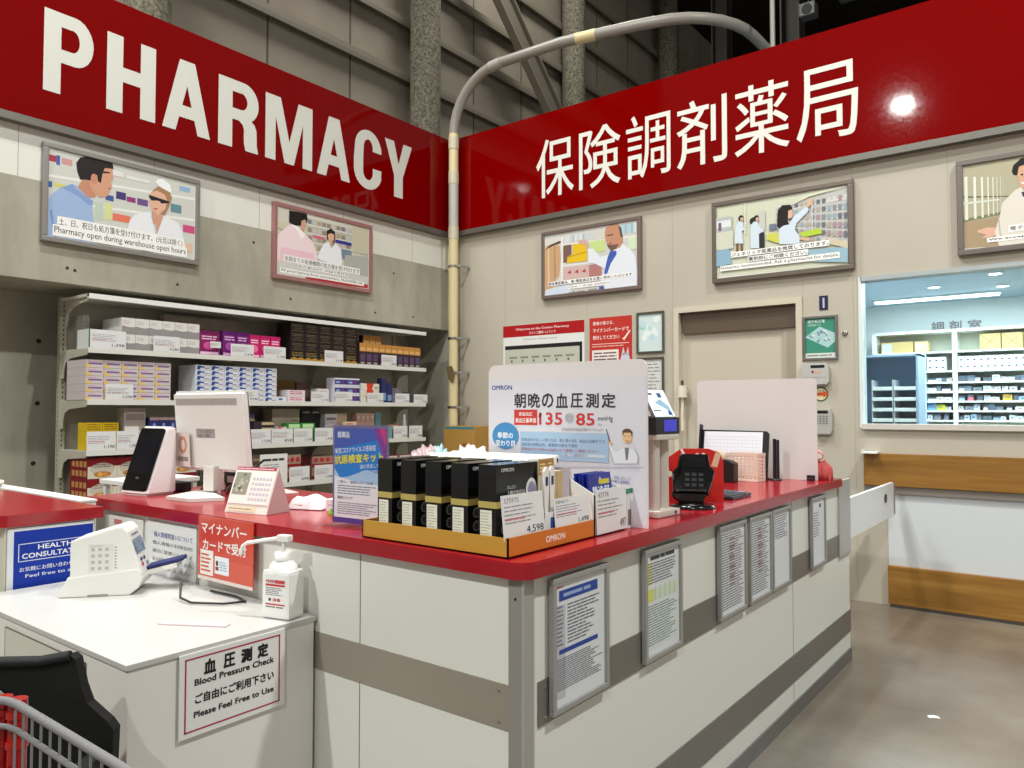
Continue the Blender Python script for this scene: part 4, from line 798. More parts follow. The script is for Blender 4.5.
pouch(223, 250, 332, S1, (110, 26, 110), ((90, 16, 100), (220, 170, 220), (170, 80, 170)), 'dark violet pouch on the top shelf', 'purple and pink pouches', 2)
pouch(250, 281, 336, S1, (206, 34, 110), ((190, 24, 100), (250, 200, 226), (236, 120, 170)), 'bright pink pouch on the top shelf', 'purple and pink pouches', 3)
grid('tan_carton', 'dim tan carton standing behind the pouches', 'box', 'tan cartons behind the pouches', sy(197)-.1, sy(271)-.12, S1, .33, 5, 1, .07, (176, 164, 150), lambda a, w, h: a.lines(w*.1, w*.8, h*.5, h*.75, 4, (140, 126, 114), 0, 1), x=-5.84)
for q in ((229, 252, '3,978', 'white price card before the dark violet pouches', .10), (262, 284, '3,728', 'white price card before the pink pouches', .10), (208.5, 219, '', 'tiny blank white card on the purple pouch', .05)): shelf_card(q[0], q[1], S1, q[2], q[3], q[4], .005 if q[2] else .06)
def d_gold(a, w, h):
    a.rect(w*.1, w*.9, h*.52, h*.62, (120, 110, 84), 0, 1); a.lines(w*.1, w*.9, h*.66, h*.95, 2, (150, 120, 60), 0, 1, .4, .1); a.poly([(0, 0), (w, 0), (w, h*.2), (w*.75, h*.42), (w*.5, h*.25), (w*.25, h*.42), (0, h*.2)], (176, 132, 40), 0, 1)
ya, yb = sy(291), sy(358)
grid('black_carton', 'black and gold supplement carton in the bottom tier, top shelf', 'box', 'black and gold cartons on the top shelf', ya, yb, S1, .083, 5, 1, .2, (34, 26, 24), d_gold)
grid('black_carton', 'black-bronze supplement carton stacked on the gold-footed ones', 'box', 'black and bronze cartons on the top shelf', ya, yb, S1+.0835, .083, 5, 3, .2, (34, 26, 24), lambda a, w, h: (a.lines(w*.12, w*.88, h*.6, h*.9, 2, (110, 92, 70), 0, 1, .4, .1), a.rect(w*.1, w*.9, h*.15, h*.2, (120, 90, 40), 0, 1), a.ell(w*.5, h*.42, w*.3, h*.1, (70, 62, 58), 0, 1)))
def d_tall(a, w, h): a.rect(0, w, h*.62, h, (196, 138, 66), 0, 1); a.rect(w*.1, w*.9, h*.66, h*.8, (226, 176, 110), 0, 2); a.rect(w*.15, w*.85, h*.2, h*.5, (90, 70, 110), 0, 1); a.rect(w*.2, w*.8, h*.04, h*.14, (160, 150, 150), 0, 1)
grid('slim_carton', 'slim brown carton with gold top on the top shelf', 'box', 'slim gold-topped cartons', sy(360), sy(421), S1, .21, 10, 1, .07, (60, 42, 44), d_tall)
grid('slim_carton', 'slim gold-topped carton standing behind its row', 'box', 'slim gold-topped cartons', sy(376)-.08, sy(394)-.08, S1, .3, 3, 1, .06, (60, 42, 44), d_tall, x=-5.62)
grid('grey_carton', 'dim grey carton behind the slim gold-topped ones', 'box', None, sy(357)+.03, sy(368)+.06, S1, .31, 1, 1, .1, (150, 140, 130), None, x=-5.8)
shelf_card(323, 341.5, S1, '3,298', 'white price card before the black and gold cartons', .105); shelf_card(380, 395, S1, '1,898', 'white price card before the slim gold-topped cartons', .105)
# --- second board
def d_lilac(a, w, h): a.poly([(0, 0), (w*.45, 0), (0, h*.7)], (222, 190, 120), 0, 1); a.rect(w*.15, w*.9, h*.4, h*.62, (130, 100, 150), 0, 1); a.rect(w*.05, w*.6, h*.72, h*.85, (206, 170, 190), 0, 1)
grid('lilac_carton', 'flat tan and lilac carton on the second shelf', 'box', 'tan and lilac cartons', sy(85.5)+.004, sy(171.5), S2, .0565, 5, 5, .3, (206, 196, 196), d_lilac)
shelf_card(104.5, 132, S2, '2,298', 'white price card before the tan and lilac cartons', .11)
def d_blue(a, w, h): a.poly([(w*.08, h*.1), (w*.3, h*.1), (w*.4, h*.85), (w*.15, h*.85)], (50, 76, 150), 0, 1); a.rect(w*.3, w*.62, h*.45, h*.75, (60, 90, 170), 0, 1); a.rect(w*.62, w*.92, h*.2, h*.45, (176, 150, 170), 0, 1)
grid('blue_marked_carton', 'small white and blue carton, second shelf', 'box', 'white and blue cartons on the second shelf', sy(196), sy(277.5), S2, .0405, 6, 7, .25, (220, 224, 232), d_blue)
shelf_card(235.5, 257, S2, '978', 'pale price card before the white and blue cartons', .095)
grid('small_carton', 'small low white and blue carton beside the tall blue-marked stack', 'box', None, sy(277.5), sy(287.5), S2, .045, 1, 1, .1, (222, 226, 232), lambda a, w, h: a.rect(w*.2, w*.6, h*.3, h*.7, (80, 120, 170), 0, 1))
grid('pink_scribed_carton', 'white carton with pink script on the second shelf', 'box', 'pink-scribed cartons', sy(288.5), sy(306), S2, .052, 1, 2, .12, (228, 220, 222), lambda a, w, h: a.lines(w*.12, w*.9, h*.2, h*.85, 2, (206, 70, 120), 0, 1, .5, .1))
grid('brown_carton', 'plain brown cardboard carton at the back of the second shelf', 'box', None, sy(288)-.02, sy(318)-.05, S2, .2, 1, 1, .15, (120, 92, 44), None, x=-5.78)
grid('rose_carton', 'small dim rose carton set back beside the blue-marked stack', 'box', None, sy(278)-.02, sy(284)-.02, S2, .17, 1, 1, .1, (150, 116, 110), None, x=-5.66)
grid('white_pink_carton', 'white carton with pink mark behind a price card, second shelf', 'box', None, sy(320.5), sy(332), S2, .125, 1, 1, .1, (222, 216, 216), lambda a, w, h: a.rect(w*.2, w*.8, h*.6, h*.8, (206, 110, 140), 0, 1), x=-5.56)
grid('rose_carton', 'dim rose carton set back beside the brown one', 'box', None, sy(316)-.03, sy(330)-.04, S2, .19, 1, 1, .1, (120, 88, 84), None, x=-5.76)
shelf_card(310, 327, S2, '2,178', 'white price card between the pink-scribed and navy cartons', .09)
grid('navy_carton', 'navy and white carton on the second shelf', 'box', 'navy and white cartons', sy(335.5), sy(360.5), S2, .076, 2, 3, .12, (222, 220, 228), lambda a, w, h: (a.rect(0, w, h*.2, h*.8, (56, 56, 130), 0, 1), a.ell(w*.6, h*.5, w*.15, h*.2, (120, 60, 110), 0, 2), a.rect(w*.1, w*.4, h*.35, h*.6, (150, 170, 220), 0, 2)))
shelf_card(334, 351, S2, '2,998', 'white price card before the navy and white cartons', .095)
grid('red_white_carton', 'white carton with orange-red mark on the second shelf', 'box', 'white and orange-red cartons', sy(361.5), sy(380), S2, .062, 1, 3, .12, (226, 220, 206), lambda a, w, h: (a.poly([(w*.35, 0), (w*.6, 0), (w*.7, h), (w*.3, h)], (214, 64, 40), 0, 1), a.rect(w*.75, w*.95, h*.2, h*.5, (150, 170, 120), 0, 1)))
shelf_card(366, 382, S2, '1,358', 'white price card before the orange-red marked cartons', .09)
for i, (pl, pr, pt) in enumerate([(382.5, 387.5, 378), (388, 393, 383)]): grid('navy_bottle_box', ['tall navy box with blue mark, second shelf', 'shorter navy box beside the tall one, second shelf'][i], 'box', None, sy(pl), sy(pr), S2, sz(pl, pt)-S2, 1, 1, .07, (44, 48, 96), lambda a, w, h: a.rect(w*.1, w*.9, h*.1, h*.4, (120, 150, 190), 0, 1))
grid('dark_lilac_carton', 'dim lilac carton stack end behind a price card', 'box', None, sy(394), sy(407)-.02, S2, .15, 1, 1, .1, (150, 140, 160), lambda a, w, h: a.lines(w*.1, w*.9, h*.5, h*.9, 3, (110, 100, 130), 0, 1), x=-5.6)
grid('navy_bottle_box', 'small dark box at the pipe end of the second shelf', 'box', None, sy(408), sy(412), S2, .11, 1, 1, .07, (66, 70, 90), None)
shelf_card(394, 408, S2, '1,498', 'white price card before the dim lilac carton', .09); shelf_card(412.5, 426, S2, '798', 'pale price card at the pipe end of the second shelf', .085)
# --- third board
def d_yel(a, w, h): a.lines(w*.1, w*.9, h*.15, h*.9, 3, (170, 120, 20), 0, 1, .45, .1)
grid('yellow_carton', 'yellow carton at the bare end of the third shelf', 'box', 'yellow cartons', 2.37, 2.60, S3, .065, 2, 3, .12, (222, 190, 30), d_yel, x=-5.6)
def bagp(label, y0, y1, z, h, col, x=SX-.05):
    a = G(); w = y1-y0; a.prism([(w*.06, 0), (w*.94, 0), (w, h*.5), (w*.9, h), (w*.1, h), (0, h*.5)], 0, .03, col, 'gloss', .006); a.rect(w*.15, w*.85, h*.2, h*.55, (236, 236, 232), 0, 1); a.lines(w*.2, w*.8, h*.25, h*.5, 2, (150, 150, 150), 0, 2)
    tag(a.build('foil_pouch', None, (x, y0, z+.001), R90), label, 'pouch', 'foil pouches')
bagp('small olive foil pouch beside the yellow cartons', 2.64, 2.74, S3, .16, (150, 146, 120), SX-.10); bagp('small pale foil pouch, third shelf', 2.745, 2.80, S3, .15, (186, 186, 176), SX-.10)
grid('grey_carton', 'tall grey carton with rose lettering on the third shelf', 'box', None, sy(127), sy(149), S3, .3, 1, 1, .1, (160, 150, 142), lambda a, w, h: (a.rect(w*.1, w*.95, h*.7, h*.86, (130, 116, 112), 0, 1), a.rect(w*.05, w*.7, 0, h*.55, (232, 226, 222), 0, 1), a.lines(w*.1, w*.6, h*.2, h*.45, 3, (170, 130, 120), 0, 2)), x=-5.56)
grid('navy_topped_carton', 'navy carton with star emblem and rose edge, third shelf', 'box', 'navy cartons on the third shelf', sy(151), sy(179), S3, .115, 3, 2, .12, (40, 44, 96), lambda a, w, h: (a.rect(0, w, h*.82, h, (150, 124, 124), 0, 1), a.ell(w*.5, h*.45, w*.16, h*.2, (120, 140, 200), 0, 1), a.rect(0, w, 0, h*.12, (190, 180, 176), 0, 1)))
grid('tan_carton', 'tan carton hidden partly by the monitor, third shelf', 'box', 'cartons behind the monitor', sy(182), sy(240), S3, .13, 4, 1, .1, (186, 176, 150), lambda a, w, h: a.lines(w*.1, w*.8, h*.4, h*.8, 3, (130, 110, 90), 0, 1))
for q in ((86.5, 115.5, '1,198', 'white price card below the yellow cartons'), (116.5, 138, '1,098', 'white price card below the grey carton'), (139, 162, '998', 'white price card beside the face scanner')): shelf_card(q[0], q[1], S3, q[2], q[3], .13)
grid('violet_topped_carton', 'white and violet carton high beside the monitor', 'box', 'violet and yellow cartons', sy(240), sy(263.5), S3, .062, 2, 4, .12, (206, 196, 160), lambda a, w, h: a.rect(0, w, h*.5, h, (110, 104, 170), 0, 1), x=-5.64)
grid('dark_flat_carton', 'flat dark carton with cream band on the third shelf', 'box', 'flat dark cartons', sy(257), sy(277), S3, .048, 1, 4, .1, (54, 44, 54), lambda a, w, h: a.rect(w*.4, w, h*.3, h*.8, (206, 190, 140), 0, 1), x=-5.56)
grid('violet_flat_carton', 'flat violet and white carton on the third shelf', 'box', None, sy(264), sy(279), S3, .1, 1, 1, .05, (120, 110, 160), None, x=-5.51)
grid('grey_carton', 'large plain grey carton with small dark print, third shelf', 'box', None, sy(279.5), sy(307), S3, .295, 1, 1, .14, (150, 140, 122), lambda a, w, h: (a.lines(w*.7, w*.95, h*.4, h*.7, 3, (110, 100, 90), 0, 1), a.rect(w*.42, w*.58, h*.05, h*.15, (60, 54, 60), 0, 1)), x=-5.62)
grid('rose_carton', 'white carton with rose edge beside the green ones', 'box', None, sy(279), sy(288), S3, .14, 1, 1, .08, (222, 206, 204), lambda a, w, h: a.rect(0, w*.5, h*.5, h, (206, 100, 110), 0, 1))
grid('green_carton', 'bright green and white carton on the third shelf', 'box', 'green cartons', sy(288.5), sy(316), S3, .17, 2, 1, .08, (50, 140, 50), lambda a, w, h: (a.rect(w*.1, w*.9, h*.75, h*.95, (190, 226, 170), 0, 1), a.rect(w*.05, w*.7, h*.5, h*.66, (120, 196, 90), 0, 1)))
grid('black_plain_carton', 'plain black carton standing back on the third shelf', 'box', 'plain black cartons', sy(309), sy(328), S3, .285, 2, 1, .12, (24, 22, 24), lambda a, w, h: a.rect(w*.2, w*.9, h*.9, h*.95, (150, 150, 150), 0, 1), x=-5.63)
grid('grey_label_carton', 'grey-labelled carton beside the black ones, third shelf', 'box', 'grey-labelled cartons', sy(329), sy(341), S3, .083, 1, 3, .1, (176, 168, 170), lambda a, w, h: a.rect(w*.1, w*.9, h*.3, h*.6, (110, 100, 104), 0, 1), x=-5.57)
grid('tan_carton', 'tan carton between the grey-labelled and the slim rose ones', 'box', None, sy(341.5), sy(353), S3, .255, 1, 1, .1, (176, 150, 124), None, x=-5.6)
grid('white_orange_carton', 'small white carton with orange spots, third shelf', 'box', None, sy(346), sy(357.5), S3, .175, 1, 1, .04, (226, 200, 176), lambda a, w, h: a.lines(w*.1, w*.9, h*.7, h*.95, 2, (206, 110, 80), 0, 1, .6))
grid('slim_rose_carton', 'slim rose carton standing on an orange one, third shelf', 'box', 'slim rose cartons', sy(359.5), sy(377.5), S3+.12, .135, 4, 1, .08, (160, 128, 116), lambda a, w, h: a.ell(w*.5, h*.7, w*.25, h*.12, (190, 160, 150), 0, 1), x=-5.56)
grid('orange_base_carton', 'long orange carton carrying the slim rose ones', 'box', None, sy(358.5), sy(390), S3, .118, 1, 1, .12, (186, 134, 60), lambda a, w, h: a.lines(w*.05, w*.95, h*.5, h*.9, 2, (206, 170, 110), 0, 1), x=-5.545)
grid('teal_carton', 'narrow teal carton on the long orange one', 'box', None, sy(378.5), sy(384), S3+.12, .14, 1, 1, .08, (80, 120, 124), None, x=-5.56)
grid('teal_carton', 'narrow teal and white carton beside the poster stand', 'box', None, sy(386.5), sy(391.5), S3, .13, 1, 1, .04, (110, 160, 160), None, x=-5.505)
t = thing('white_bottle', 'slim white bottle standing behind the last price cards', 'bottle', (-5.6, sy(410), S3+.001))
a = G(); a.lathe([(.018, 0), (.02, .01), (.02, .16), (.012, .19), (.01, .2)], (222, 224, 230), n=14); a.build('bottle_body', t)
a = G(); a.lathe([(.011, .2), (.012, .235), (.009, .24)], (236, 238, 240), n=12); a.build('cap', t)
grid('brown_blister', 'small brown and white carton near the white bottle', 'box', None, sy(393), sy(404), S3, .14, 1, 1, .06, (170, 120, 100), lambda a, w, h: a.lines(w*.1, w*.9, h*.7, h*.95, 2, (226, 220, 210), 0, 1), x=-5.56)
for q in ((247.5, 270, '1,228', 'white price card beside the monitor on the third shelf'), (270.8, 292, '858', 'white price card below the rose-edged carton'), (293, 311.5, '1,178', 'white price card between the green cartons'), (314, 332, '1,348', 'white price card before the plain black cartons'), (392.5, 406, '1,078', 'white price card before the small brown carton'), (408, 421, '748', 'white price card below the white bottle')): shelf_card(q[0], q[1], S3, q[2], q[3], .12)
# --- fourth board
def d_red(a, w, h):
    a.rect(0, w, 0, h*.58, (214, 206, 190), 0, 1); a.ell(w*.5, h*.45, w*.42, h*.3, (196, 186, 170), 0, 2); a.lines(w*.2, w*.8, h*.5, h*.72, 2, (120, 110, 104), 0, 3, .35, .1); a.ell(w*.5, h*.2, w*.3, h*.14, (180, 120, 50), 0, 3); a.ell(w*.42, h*.2, w*.09, h*.1, (226, 170, 90), 0, 4); a.ell(w*.6, h*.18, w*.09, h*.1, (206, 140, 70), 0, 4)
    # bottles pictured on the end panel
    a.T = Matrix.Rotation(-R90, 4, 'Z') @ Matrix.Translation((-.28, 0, 0))
    for k in range(4):
        for r in range(2): a.rect(.03+k*.062, .075+k*.062, h*(.1+r*.45), h*(.38+r*.45), (196, 140, 84), 0, 1)
grid('red_carton', 'red carton with pictured bowl and gold bottles, fourth shelf', 'box', 'red cartons on the fourth shelf', 2.36, 3.16, S4, .147, 4, 2, .28, (128, 14, 24), d_red)
grid('cream_carton', 'cream carton with brown lettering on the fourth shelf', 'box', None, sy(252)+.0, sy(279), S4, .25, 1, 1, .12, (176, 160, 136), lambda a, w, h: (a.rect(w*.1, w*.8, h*.66, h*.78, (110, 84, 70), 0, 1), a.rect(w*.3, w*.8, h*.2, h*.5, (150, 100, 70), 0, 1)), x=-5.6)
def d_rw(a, w, h):
    for k in range(4): a.ell(w*(.14+k*.24), h*.62, w*.09, h*.2, (206, 60, 60), 0, 1)
    a.rect(0, w, 0, h*.3, (170, 30, 40), 0, 1)
grid('red_spotted_carton', 'tan carton with row of red spots, fourth shelf', 'box', 'red-spotted cartons', sy(283), sy(306), S4, .118, 1, 2, .14, (190, 160, 140), d_rw, x=-5.58)
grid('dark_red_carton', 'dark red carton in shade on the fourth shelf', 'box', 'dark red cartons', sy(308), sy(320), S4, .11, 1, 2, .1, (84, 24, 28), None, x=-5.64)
grid('red_spotted_carton', 'tan and red carton beside the poster stand, fourth shelf', 'box', 'red-spotted cartons near the stand', sy(320), sy(345), S4, .105, 1, 2, .14, (186, 154, 134), d_rw, x=-5.62)
for i, (pl, pr) in enumerate([(389, 400), (402, 413)]): grid('red_jar_box', ['red and white carton low behind the black cartons', 'red and white carton low behind, nearer the pipe'][i], 'box', 'red and white cartons low behind', sy(pl), sy(pr), S4, .17, 1, 1, .1, (196, 70, 60), lambda a, w, h: (a.rect(w*.2, w*.5, h*.3, h*.8, (236, 206, 196), 0, 1), a.rect(0, w, h*.85, h, (226, 210, 196), 0, 1)), x=-5.55)
t = None
a = G(); a.box(0, .27, 0, .0015, 0, .25, (232, 232, 228), 'paper'); a.lines(.03, .24, .19, .215, 1, (60, 60, 66), 0, 1, .8, .05); a.lines(.03, .22, .05, .17, 6, (140, 140, 146), 0, 1, .35)
tag(a.build('notice_sheet', None, (SX+.0005, sy(259.5), S4+.005), R90), 'white notice sheet stood on the fourth shelf edge behind the calendar', 'notice')
for q in ((289, 309, '698', 'white price card below the red-spotted cartons'), (314, 332.5, '1,098', 'white price card beside the poster stand, fourth shelf')): shelf_card(q[0], q[1], S4, q[2], q[3], .13)
def jar(label, y, col, z=S5, x=-5.6):
    t = thing('supplement_jar', label, 'jar', (x, y, z+.001), 0, 'jars on the lowest shelf')
    a = G(); a.lathe([(.04, 0), (.042, .02), (.042, .13), (.03, .15)], col, n=16); a.build('jar_body', t); a = G(); a.lathe([(.034, .15), (.034, .18), (.03, .185)], (60, 40, 34), n=16); a.build('lid', t)
for i in range(5): jar('brown jar with dark lid on the lowest shelf, %s of five' % ORD[i], 4.15+i*.1, (150, 124, 100))
# ================================================================== THINGS ON THE COUNTER, LEFT PART
ZC = ZT+.001
t = thing('face_scanner', 'white wedge-shaped card reader with a slanting black screen', 'card reader', (-3.425, 1.69, ZC), R(6))
a = G(); W = .098
bm = bmesh.new(); prof = [(-.04, 0), (.115, 0), (.115, .29), (.108, .306), (.062, .306)]
L_ = [bm.verts.new((-W, y, z)) for y, z in prof]; R_ = [bm.verts.new((W, y, z)) for y, z in prof]
bm.faces.new(L_[::-1]); bm.faces.new(R_)
for i in range(5): bm.faces.new((L_[i], L_[(i+1) % 5], R_[(i+1) % 5], R_[i]))
bmesh.ops.recalc_face_normals(bm, faces=bm.faces[:]); bmesh.ops.bevel(bm, geom=bm.edges[:], offset=.011, segments=3, affect='EDGES')
a.bm(bm, (232, 226, 226), 'satin'); a.build('housing', t)
ang = math.atan2(.102, .306)
a = G(); a.T = Matrix.Translation((0, -.04, 0)) @ Matrix.Rotation(-ang, 4, 'X'); r = .014; w_, h0, h1 = W-.007, .02, .314
ol = arc(w_-r, h0+r, r, r, -90, 0, 4)+arc(w_-r, h1-r, r, r, 0, 90, 4)+arc(-w_+r, h1-r, r, r, 90, 180, 4)+arc(-w_+r, h0+r, r, r, 180, 270, 4)
a.prism(ol, -.0015, .004, (10, 10, 14), 'gloss'); a.rect(-.075, .075, .1, .29, (14, 16, 26), -.0015, 1, 'gloss'); a.rect(-.012, .012, .075, .085, (70, 72, 80), -.0015, 2); a.build('screen', t)
# monitor seen from behind
t = thing('computer_monitor', 'white flat monitor seen from its back, vents along the top', 'monitor', (-3.16, 1.88, 0), R(7))
MT = Matrix.Translation((0, 0, 1.355)) @ Matrix.Rotation(R(6), 4, 'X')
a = G(); a.T = MT
bm = bmesh.new(); bmesh.ops.create_cube(bm, size=1)
for v in bm.verts: v.co = (v.co.x*.49, v.co.y*.034, v.co.z*.365)
bmesh.ops.bevel(bm, geom=bm.edges[:], offset=.014, segments=3, affect='EDGES'); a.bm(bm, (234, 235, 230), 'satin')
a.rect(-.22, .2, .118, .15, (196, 193, 188), -.0171, 1)
for k in range(52): a.rect(-.218+k*.008, -.2145+k*.008, .12, .148, (150, 148, 142), -.0171, 2)
a.build('back_shell', t)
a = G(); a.T = MT; a.rect(-.09, .04, -.03, .012, (170, 170, 166), -.0171, 1); a.txt('TN-8801', -.08, .025, -.008, .008, (120, 120, 118), -.0171, 2); a.txt('No. 2-B1', -.075, .005, -.026, -.012, (50, 50, 52), -.0171, 2, .01); a.build('label_sticker', t)
a = G(); a.T = MT; a.rect(-.235, .235, -.172, .172, (30, 32, 40), 0, 0); a.v = [(x, y+.0175, z) for x, y, z in a.v]; a.build('screen', t)
a = G(); a.box(-.02, .05, -.03, .03, ZC-.0+.02, 1.2, (222, 220, 214), 'satin', .006); a.build('stem', t)
a = G(); a.prism([(-.02, -.27), (.20, -.29), (.30, -.15), (.04, -.02), (-.02, .08), (-.13, .0)], 0, .014, (222, 222, 214), 'satin')
a.v = [(x*.8, z*.8, ZC+y) for x, y, z in a.v]; a.f = [f[::-1] for f in a.f]; a.build('foot', t)
o = G(); o.box(-.06, .06, 0, .001, 0, .16, (226, 218, 212), 'paper'); o.ell(.002, .1, .035, .04, (206, 150, 120), 0, 1); o.ell(.002, .1, .02, .024, (226, 216, 206), 0, 2); o.rect(-.045, .045, .025, .045, (150, 140, 140), 0, 1)
tag(o.build('hanging_tag', None, (-3.335, 1.842, 1.19), rot=(R(3), 0, 0)), 'small pale card with an orange ring stuck to the monitor back', 'card')
g = G(); g.tube([(-2.97, 1.84, ZC+.02), (-2.93, 1.82, ZC+.05), (-2.86, 1.82, ZC+.09), (-2.8, 1.86, ZC+.14), (-2.79, 1.9, ZC+.17)], .005, (20, 20, 22), 'satin')
tag(g.build('monitor_cable'), 'black cable curling up under the white monitor', 'cable')
g = G(); g.tube([(-3.36, 1.95, ZC+.01), (-3.2, 1.985, ZC+.008), (-3.05, 1.99, ZC+.008), (-2.92, 1.95, ZC+.008), (-2.84, 1.9, ZC+.012), (-2.78, 1.95, ZC+.1)], .006, (20, 20, 22), 'satin')
g.v = [(x, y, z+.0) for x, y, z in g.v]; tag(g.build('monitor_cable'), 'thick black cable running along the counter behind the scanner', 'cable')
g = G(); g.prism([(0, 0), (.16, .0), (.14, .18), (.10, .30), (.02, .30)], 0, .05, (24, 22, 24), 'satin', .006); g.rect(.03, .1, .1, .14, (180, 176, 176), 0, 1); g.rect(.02, .12, .04, .07, (200, 196, 196), 0, 1)
tag(g.build('card_terminal_back', None, (-3.28, 2.02, ZC), 0), 'black device back with pale labels between scanner and monitor', 'device')
for i, (x, y, rz, c) in enumerate([(-3.2, 2.08, .2, (206, 150, 150)), (-3.02, 2.12, -.3, (222, 200, 200))]):
    g = G(); g.box(-.11, .11, -.07, .07, 0, .003+.002*i, c, 'paper'); tag(g.build('paper_sheet', None, (x, y, ZC), rz), ['rosy paper sheet lying behind the monitor foot', 'pale pink paper sheet lying beside the monitor foot'][i], 'paper')
# calendar
t = thing('desk_calendar', 'pale tent desk calendar with a grey landscape picture', 'calendar', (-2.50, 1.66, ZC), R(10))
a = G(); w2 = .115; f0, f1, h = -.045, .085, .168; c = (232, 222, 216)
a.add([(-w2, f0, 0), (w2, f0, 0), (w2, .02, h), (-w2, .02, h)], [(0, 1, 2, 3)], c, 'paper'); a.add([(-w2, f1, 0), (w2, f1, 0), (w2, .02, h), (-w2, .02, h)], [(3, 2, 1, 0)], (206, 178, 174), 'paper')
a.add([(-w2, f0, 0), (w2, f0, 0), (w2, f1, 0), (-w2, f1, 0)], [(0, 1, 2, 3)], c, 'paper'); a.add([(w2-.0005, f0, 0), (w2-.0005, f1, 0), (w2-.0005, .02, h)], [(0, 1, 2)], (196, 166, 164), 'paper'); a.build('easel', t)
an = math.atan2(.065, h); hh = math.hypot(.065, h)
a = G(); a.T = Matrix.Translation((0, f0, 0)) @ Matrix.Rotation(-an, 4, 'X'); a.box(-w2+.004, w2-.004, -.003, -.0005, .035, hh, (236, 228, 222), 'paper')
y = -.0032; a.rect(-w2+.006, w2-.006, hh-.012, hh, (176, 60, 80), y, 1); a.lines(-w2+.01, w2-.01, hh-.011, hh-.002, 1, (230, 190, 196), y, 2)
a.rect(-w2+.012, -.022, .07, hh-.022, (150, 148, 132), y, 1)
for k in range(14): a.ell(-w2+.02+random.random()*.06, .08+random.random()*.07, .008, .006, random.choice([(110, 108, 92), (176, 174, 156), (90, 90, 78), (196, 192, 176)]), y, 2+k*.1, 8)
for r_ in range(5):
    for c_ in range(6): a.rect(-.005+c_*.018, .008+c_*.018, .05+r_*.02, .06+r_*.02, (196, 190, 200), y, 1)
a.build('month_leaf', t)
a = G(); a.T = Matrix.Translation((0, f0, 0)) @ Matrix.Rotation(-an, 4, 'X'); a.rect(-w2+.01, .05, .006, .026, (226, 212, 180), -.001, 1); a.lines(-w2+.02, .04, .012, .02, 1, (150, 140, 120), -.001, 2); a.build('base_strip', t)
t.scale = (.93, .93, .98)
# tissue pack
bm = bmesh.new(); bmesh.ops.create_grid(bm, x_segments=10, y_segments=8, size=.5)
for v in bm.verts:
    x, y_ = v.co.x, v.co.y; e = max(abs(x), abs(y_))*2
    v.co = (x*.15, y_*.1, .002+.052*(1-e**5)*(.9+.12*math.sin(9*x+5*y_)))
a = G(); a.bm(bm, (232, 226, 228), 'satin', True); a.rect(-.05, -.01, .0, .018, (180, 90, 110), -.045, 1)
tag(a.build('tissue_pack', None, (-2.42, 1.86, ZC), R(20)), 'crumpled white tissue pack lying beside the desk calendar', 'tissue pack')
g = G(); g.box(-.13, .13, -.05, .05, 0, .045, (236, 234, 236), 'paper', .002); g.rect(-.12, .12, .02, .026, (206, 206, 226), -.05, 1)
tag(g.build('paper_bundle', None, (-2.20, 1.93, ZC), R(18)), 'white paper bundle lying behind the poster stand', 'paper')
t = thing('green_clip', 'bright green clip beside the white paper bundle', 'clip', (-2.20, 1.80, ZC), R(10))
a = G(); a.box(-.03, .03, -.008, .008, 0, .01, (150, 206, 50), 'satin', .003); a.build('clip_body', t); a = G(); a.box(-.02, .02, -.006, .006, .01, .022, (120, 180, 40), 'satin', .003); a.build('clip_lever', t)
# poster stand
t = thing('poster_stand', 'clear acrylic stand holding the blue antigen test kit poster', 'stand', (-1.885, 1.64, ZC), R(4))
a = G(); a.box(-.127, .127, -.004, 0, .006, .335, (240, 240, 244), 'clear'); a.box(-.127, .127, .002, .005, .006, .335, (240, 240, 244), 'clear'); a.build('acrylic_sleeve', t)
a = G(); a.box(-.15, .15, -.03, .07, 0, .004, (226, 206, 212), 'clear', .001); a.build('acrylic_base', t)
a = G(); a.box(-.124, .124, 0, .0015, .012, .332, (150, 140, 190), 'paper'); y = 0
x0, x1, z0, z1 = -.116, .116, .03, .322
a.rect(x0, x1, z0, z1, (236, 236, 242), y, 1); a.poly([(x0, z1), (x1, z1), (x1, .17), (.03, .19), (-.05, .165), (-.09, .16), (x0, .19)], (40, 124, 206), y, 2); a.poly([(x0, z1), (x1, z1), (x1, z1-.03), (x0, z1-.07)], (70, 90, 176), y, 2.5); a.poly([(.06, z1), (x1, z1), (x1, .2), (.09, .26)], (130, 60, 150), y, 3)
a.poly([(x1-.03, z1), (x1, z1), (x1, z1-.06)], (196, 60, 120), y, 3.3); a.poly([(x0, .19), (-.09, .16), (-.05, .165), (.03, .19), (x1, .17), (x1, .14), (-.02, .15), (x0, .165)], (170, 200, 232), y, 1.5)
a.rect(-.105, -.04, .288, .314, (90, 100, 150), y, 3.5); a.txt('医薬品', -.1, -.046, .291, .311, (214, 220, 240), y, 4, .02)
a.T = Matrix.Translation((.02, 0, .0)) @ Matrix.Rotation(R(-5), 4, 'Y')
a.txt('新型コロナウイルス感染症', -.11, .075, .247, .266, (236, 240, 248), y, 4.5, .008); a.txt('抗原検査キット', -.115, .105, .212, .242, (226, 214, 70), y, 5, .02); a.txt('国が承認した', .0, .085, .192, .206, (226, 236, 250), y, 4.5, .006); a.txt('体外診断用医薬品', .0, .1, .174, .186, (206, 224, 246), y, 4.5, .006)
a.T = Matrix.Identity(4)
a.txt('ご購入・使用上のご注意', -.1, .06, .142, .151, (90, 96, 130), y, 4, .004); a.lines(-.1, .09, .105, .138, 4, (130, 136, 160), y, 4, .35); a.txt('販売について', -.1, -.03, .09, .1, (80, 86, 120), y, 4, .006); a.lines(-.1, .09, .04, .082, 6, (140, 140, 160), y, 4, .35)
a.rect(-.124, .124, .012, .03, (90, 60, 150), y, 1)
a.build('poster_sheet', t)
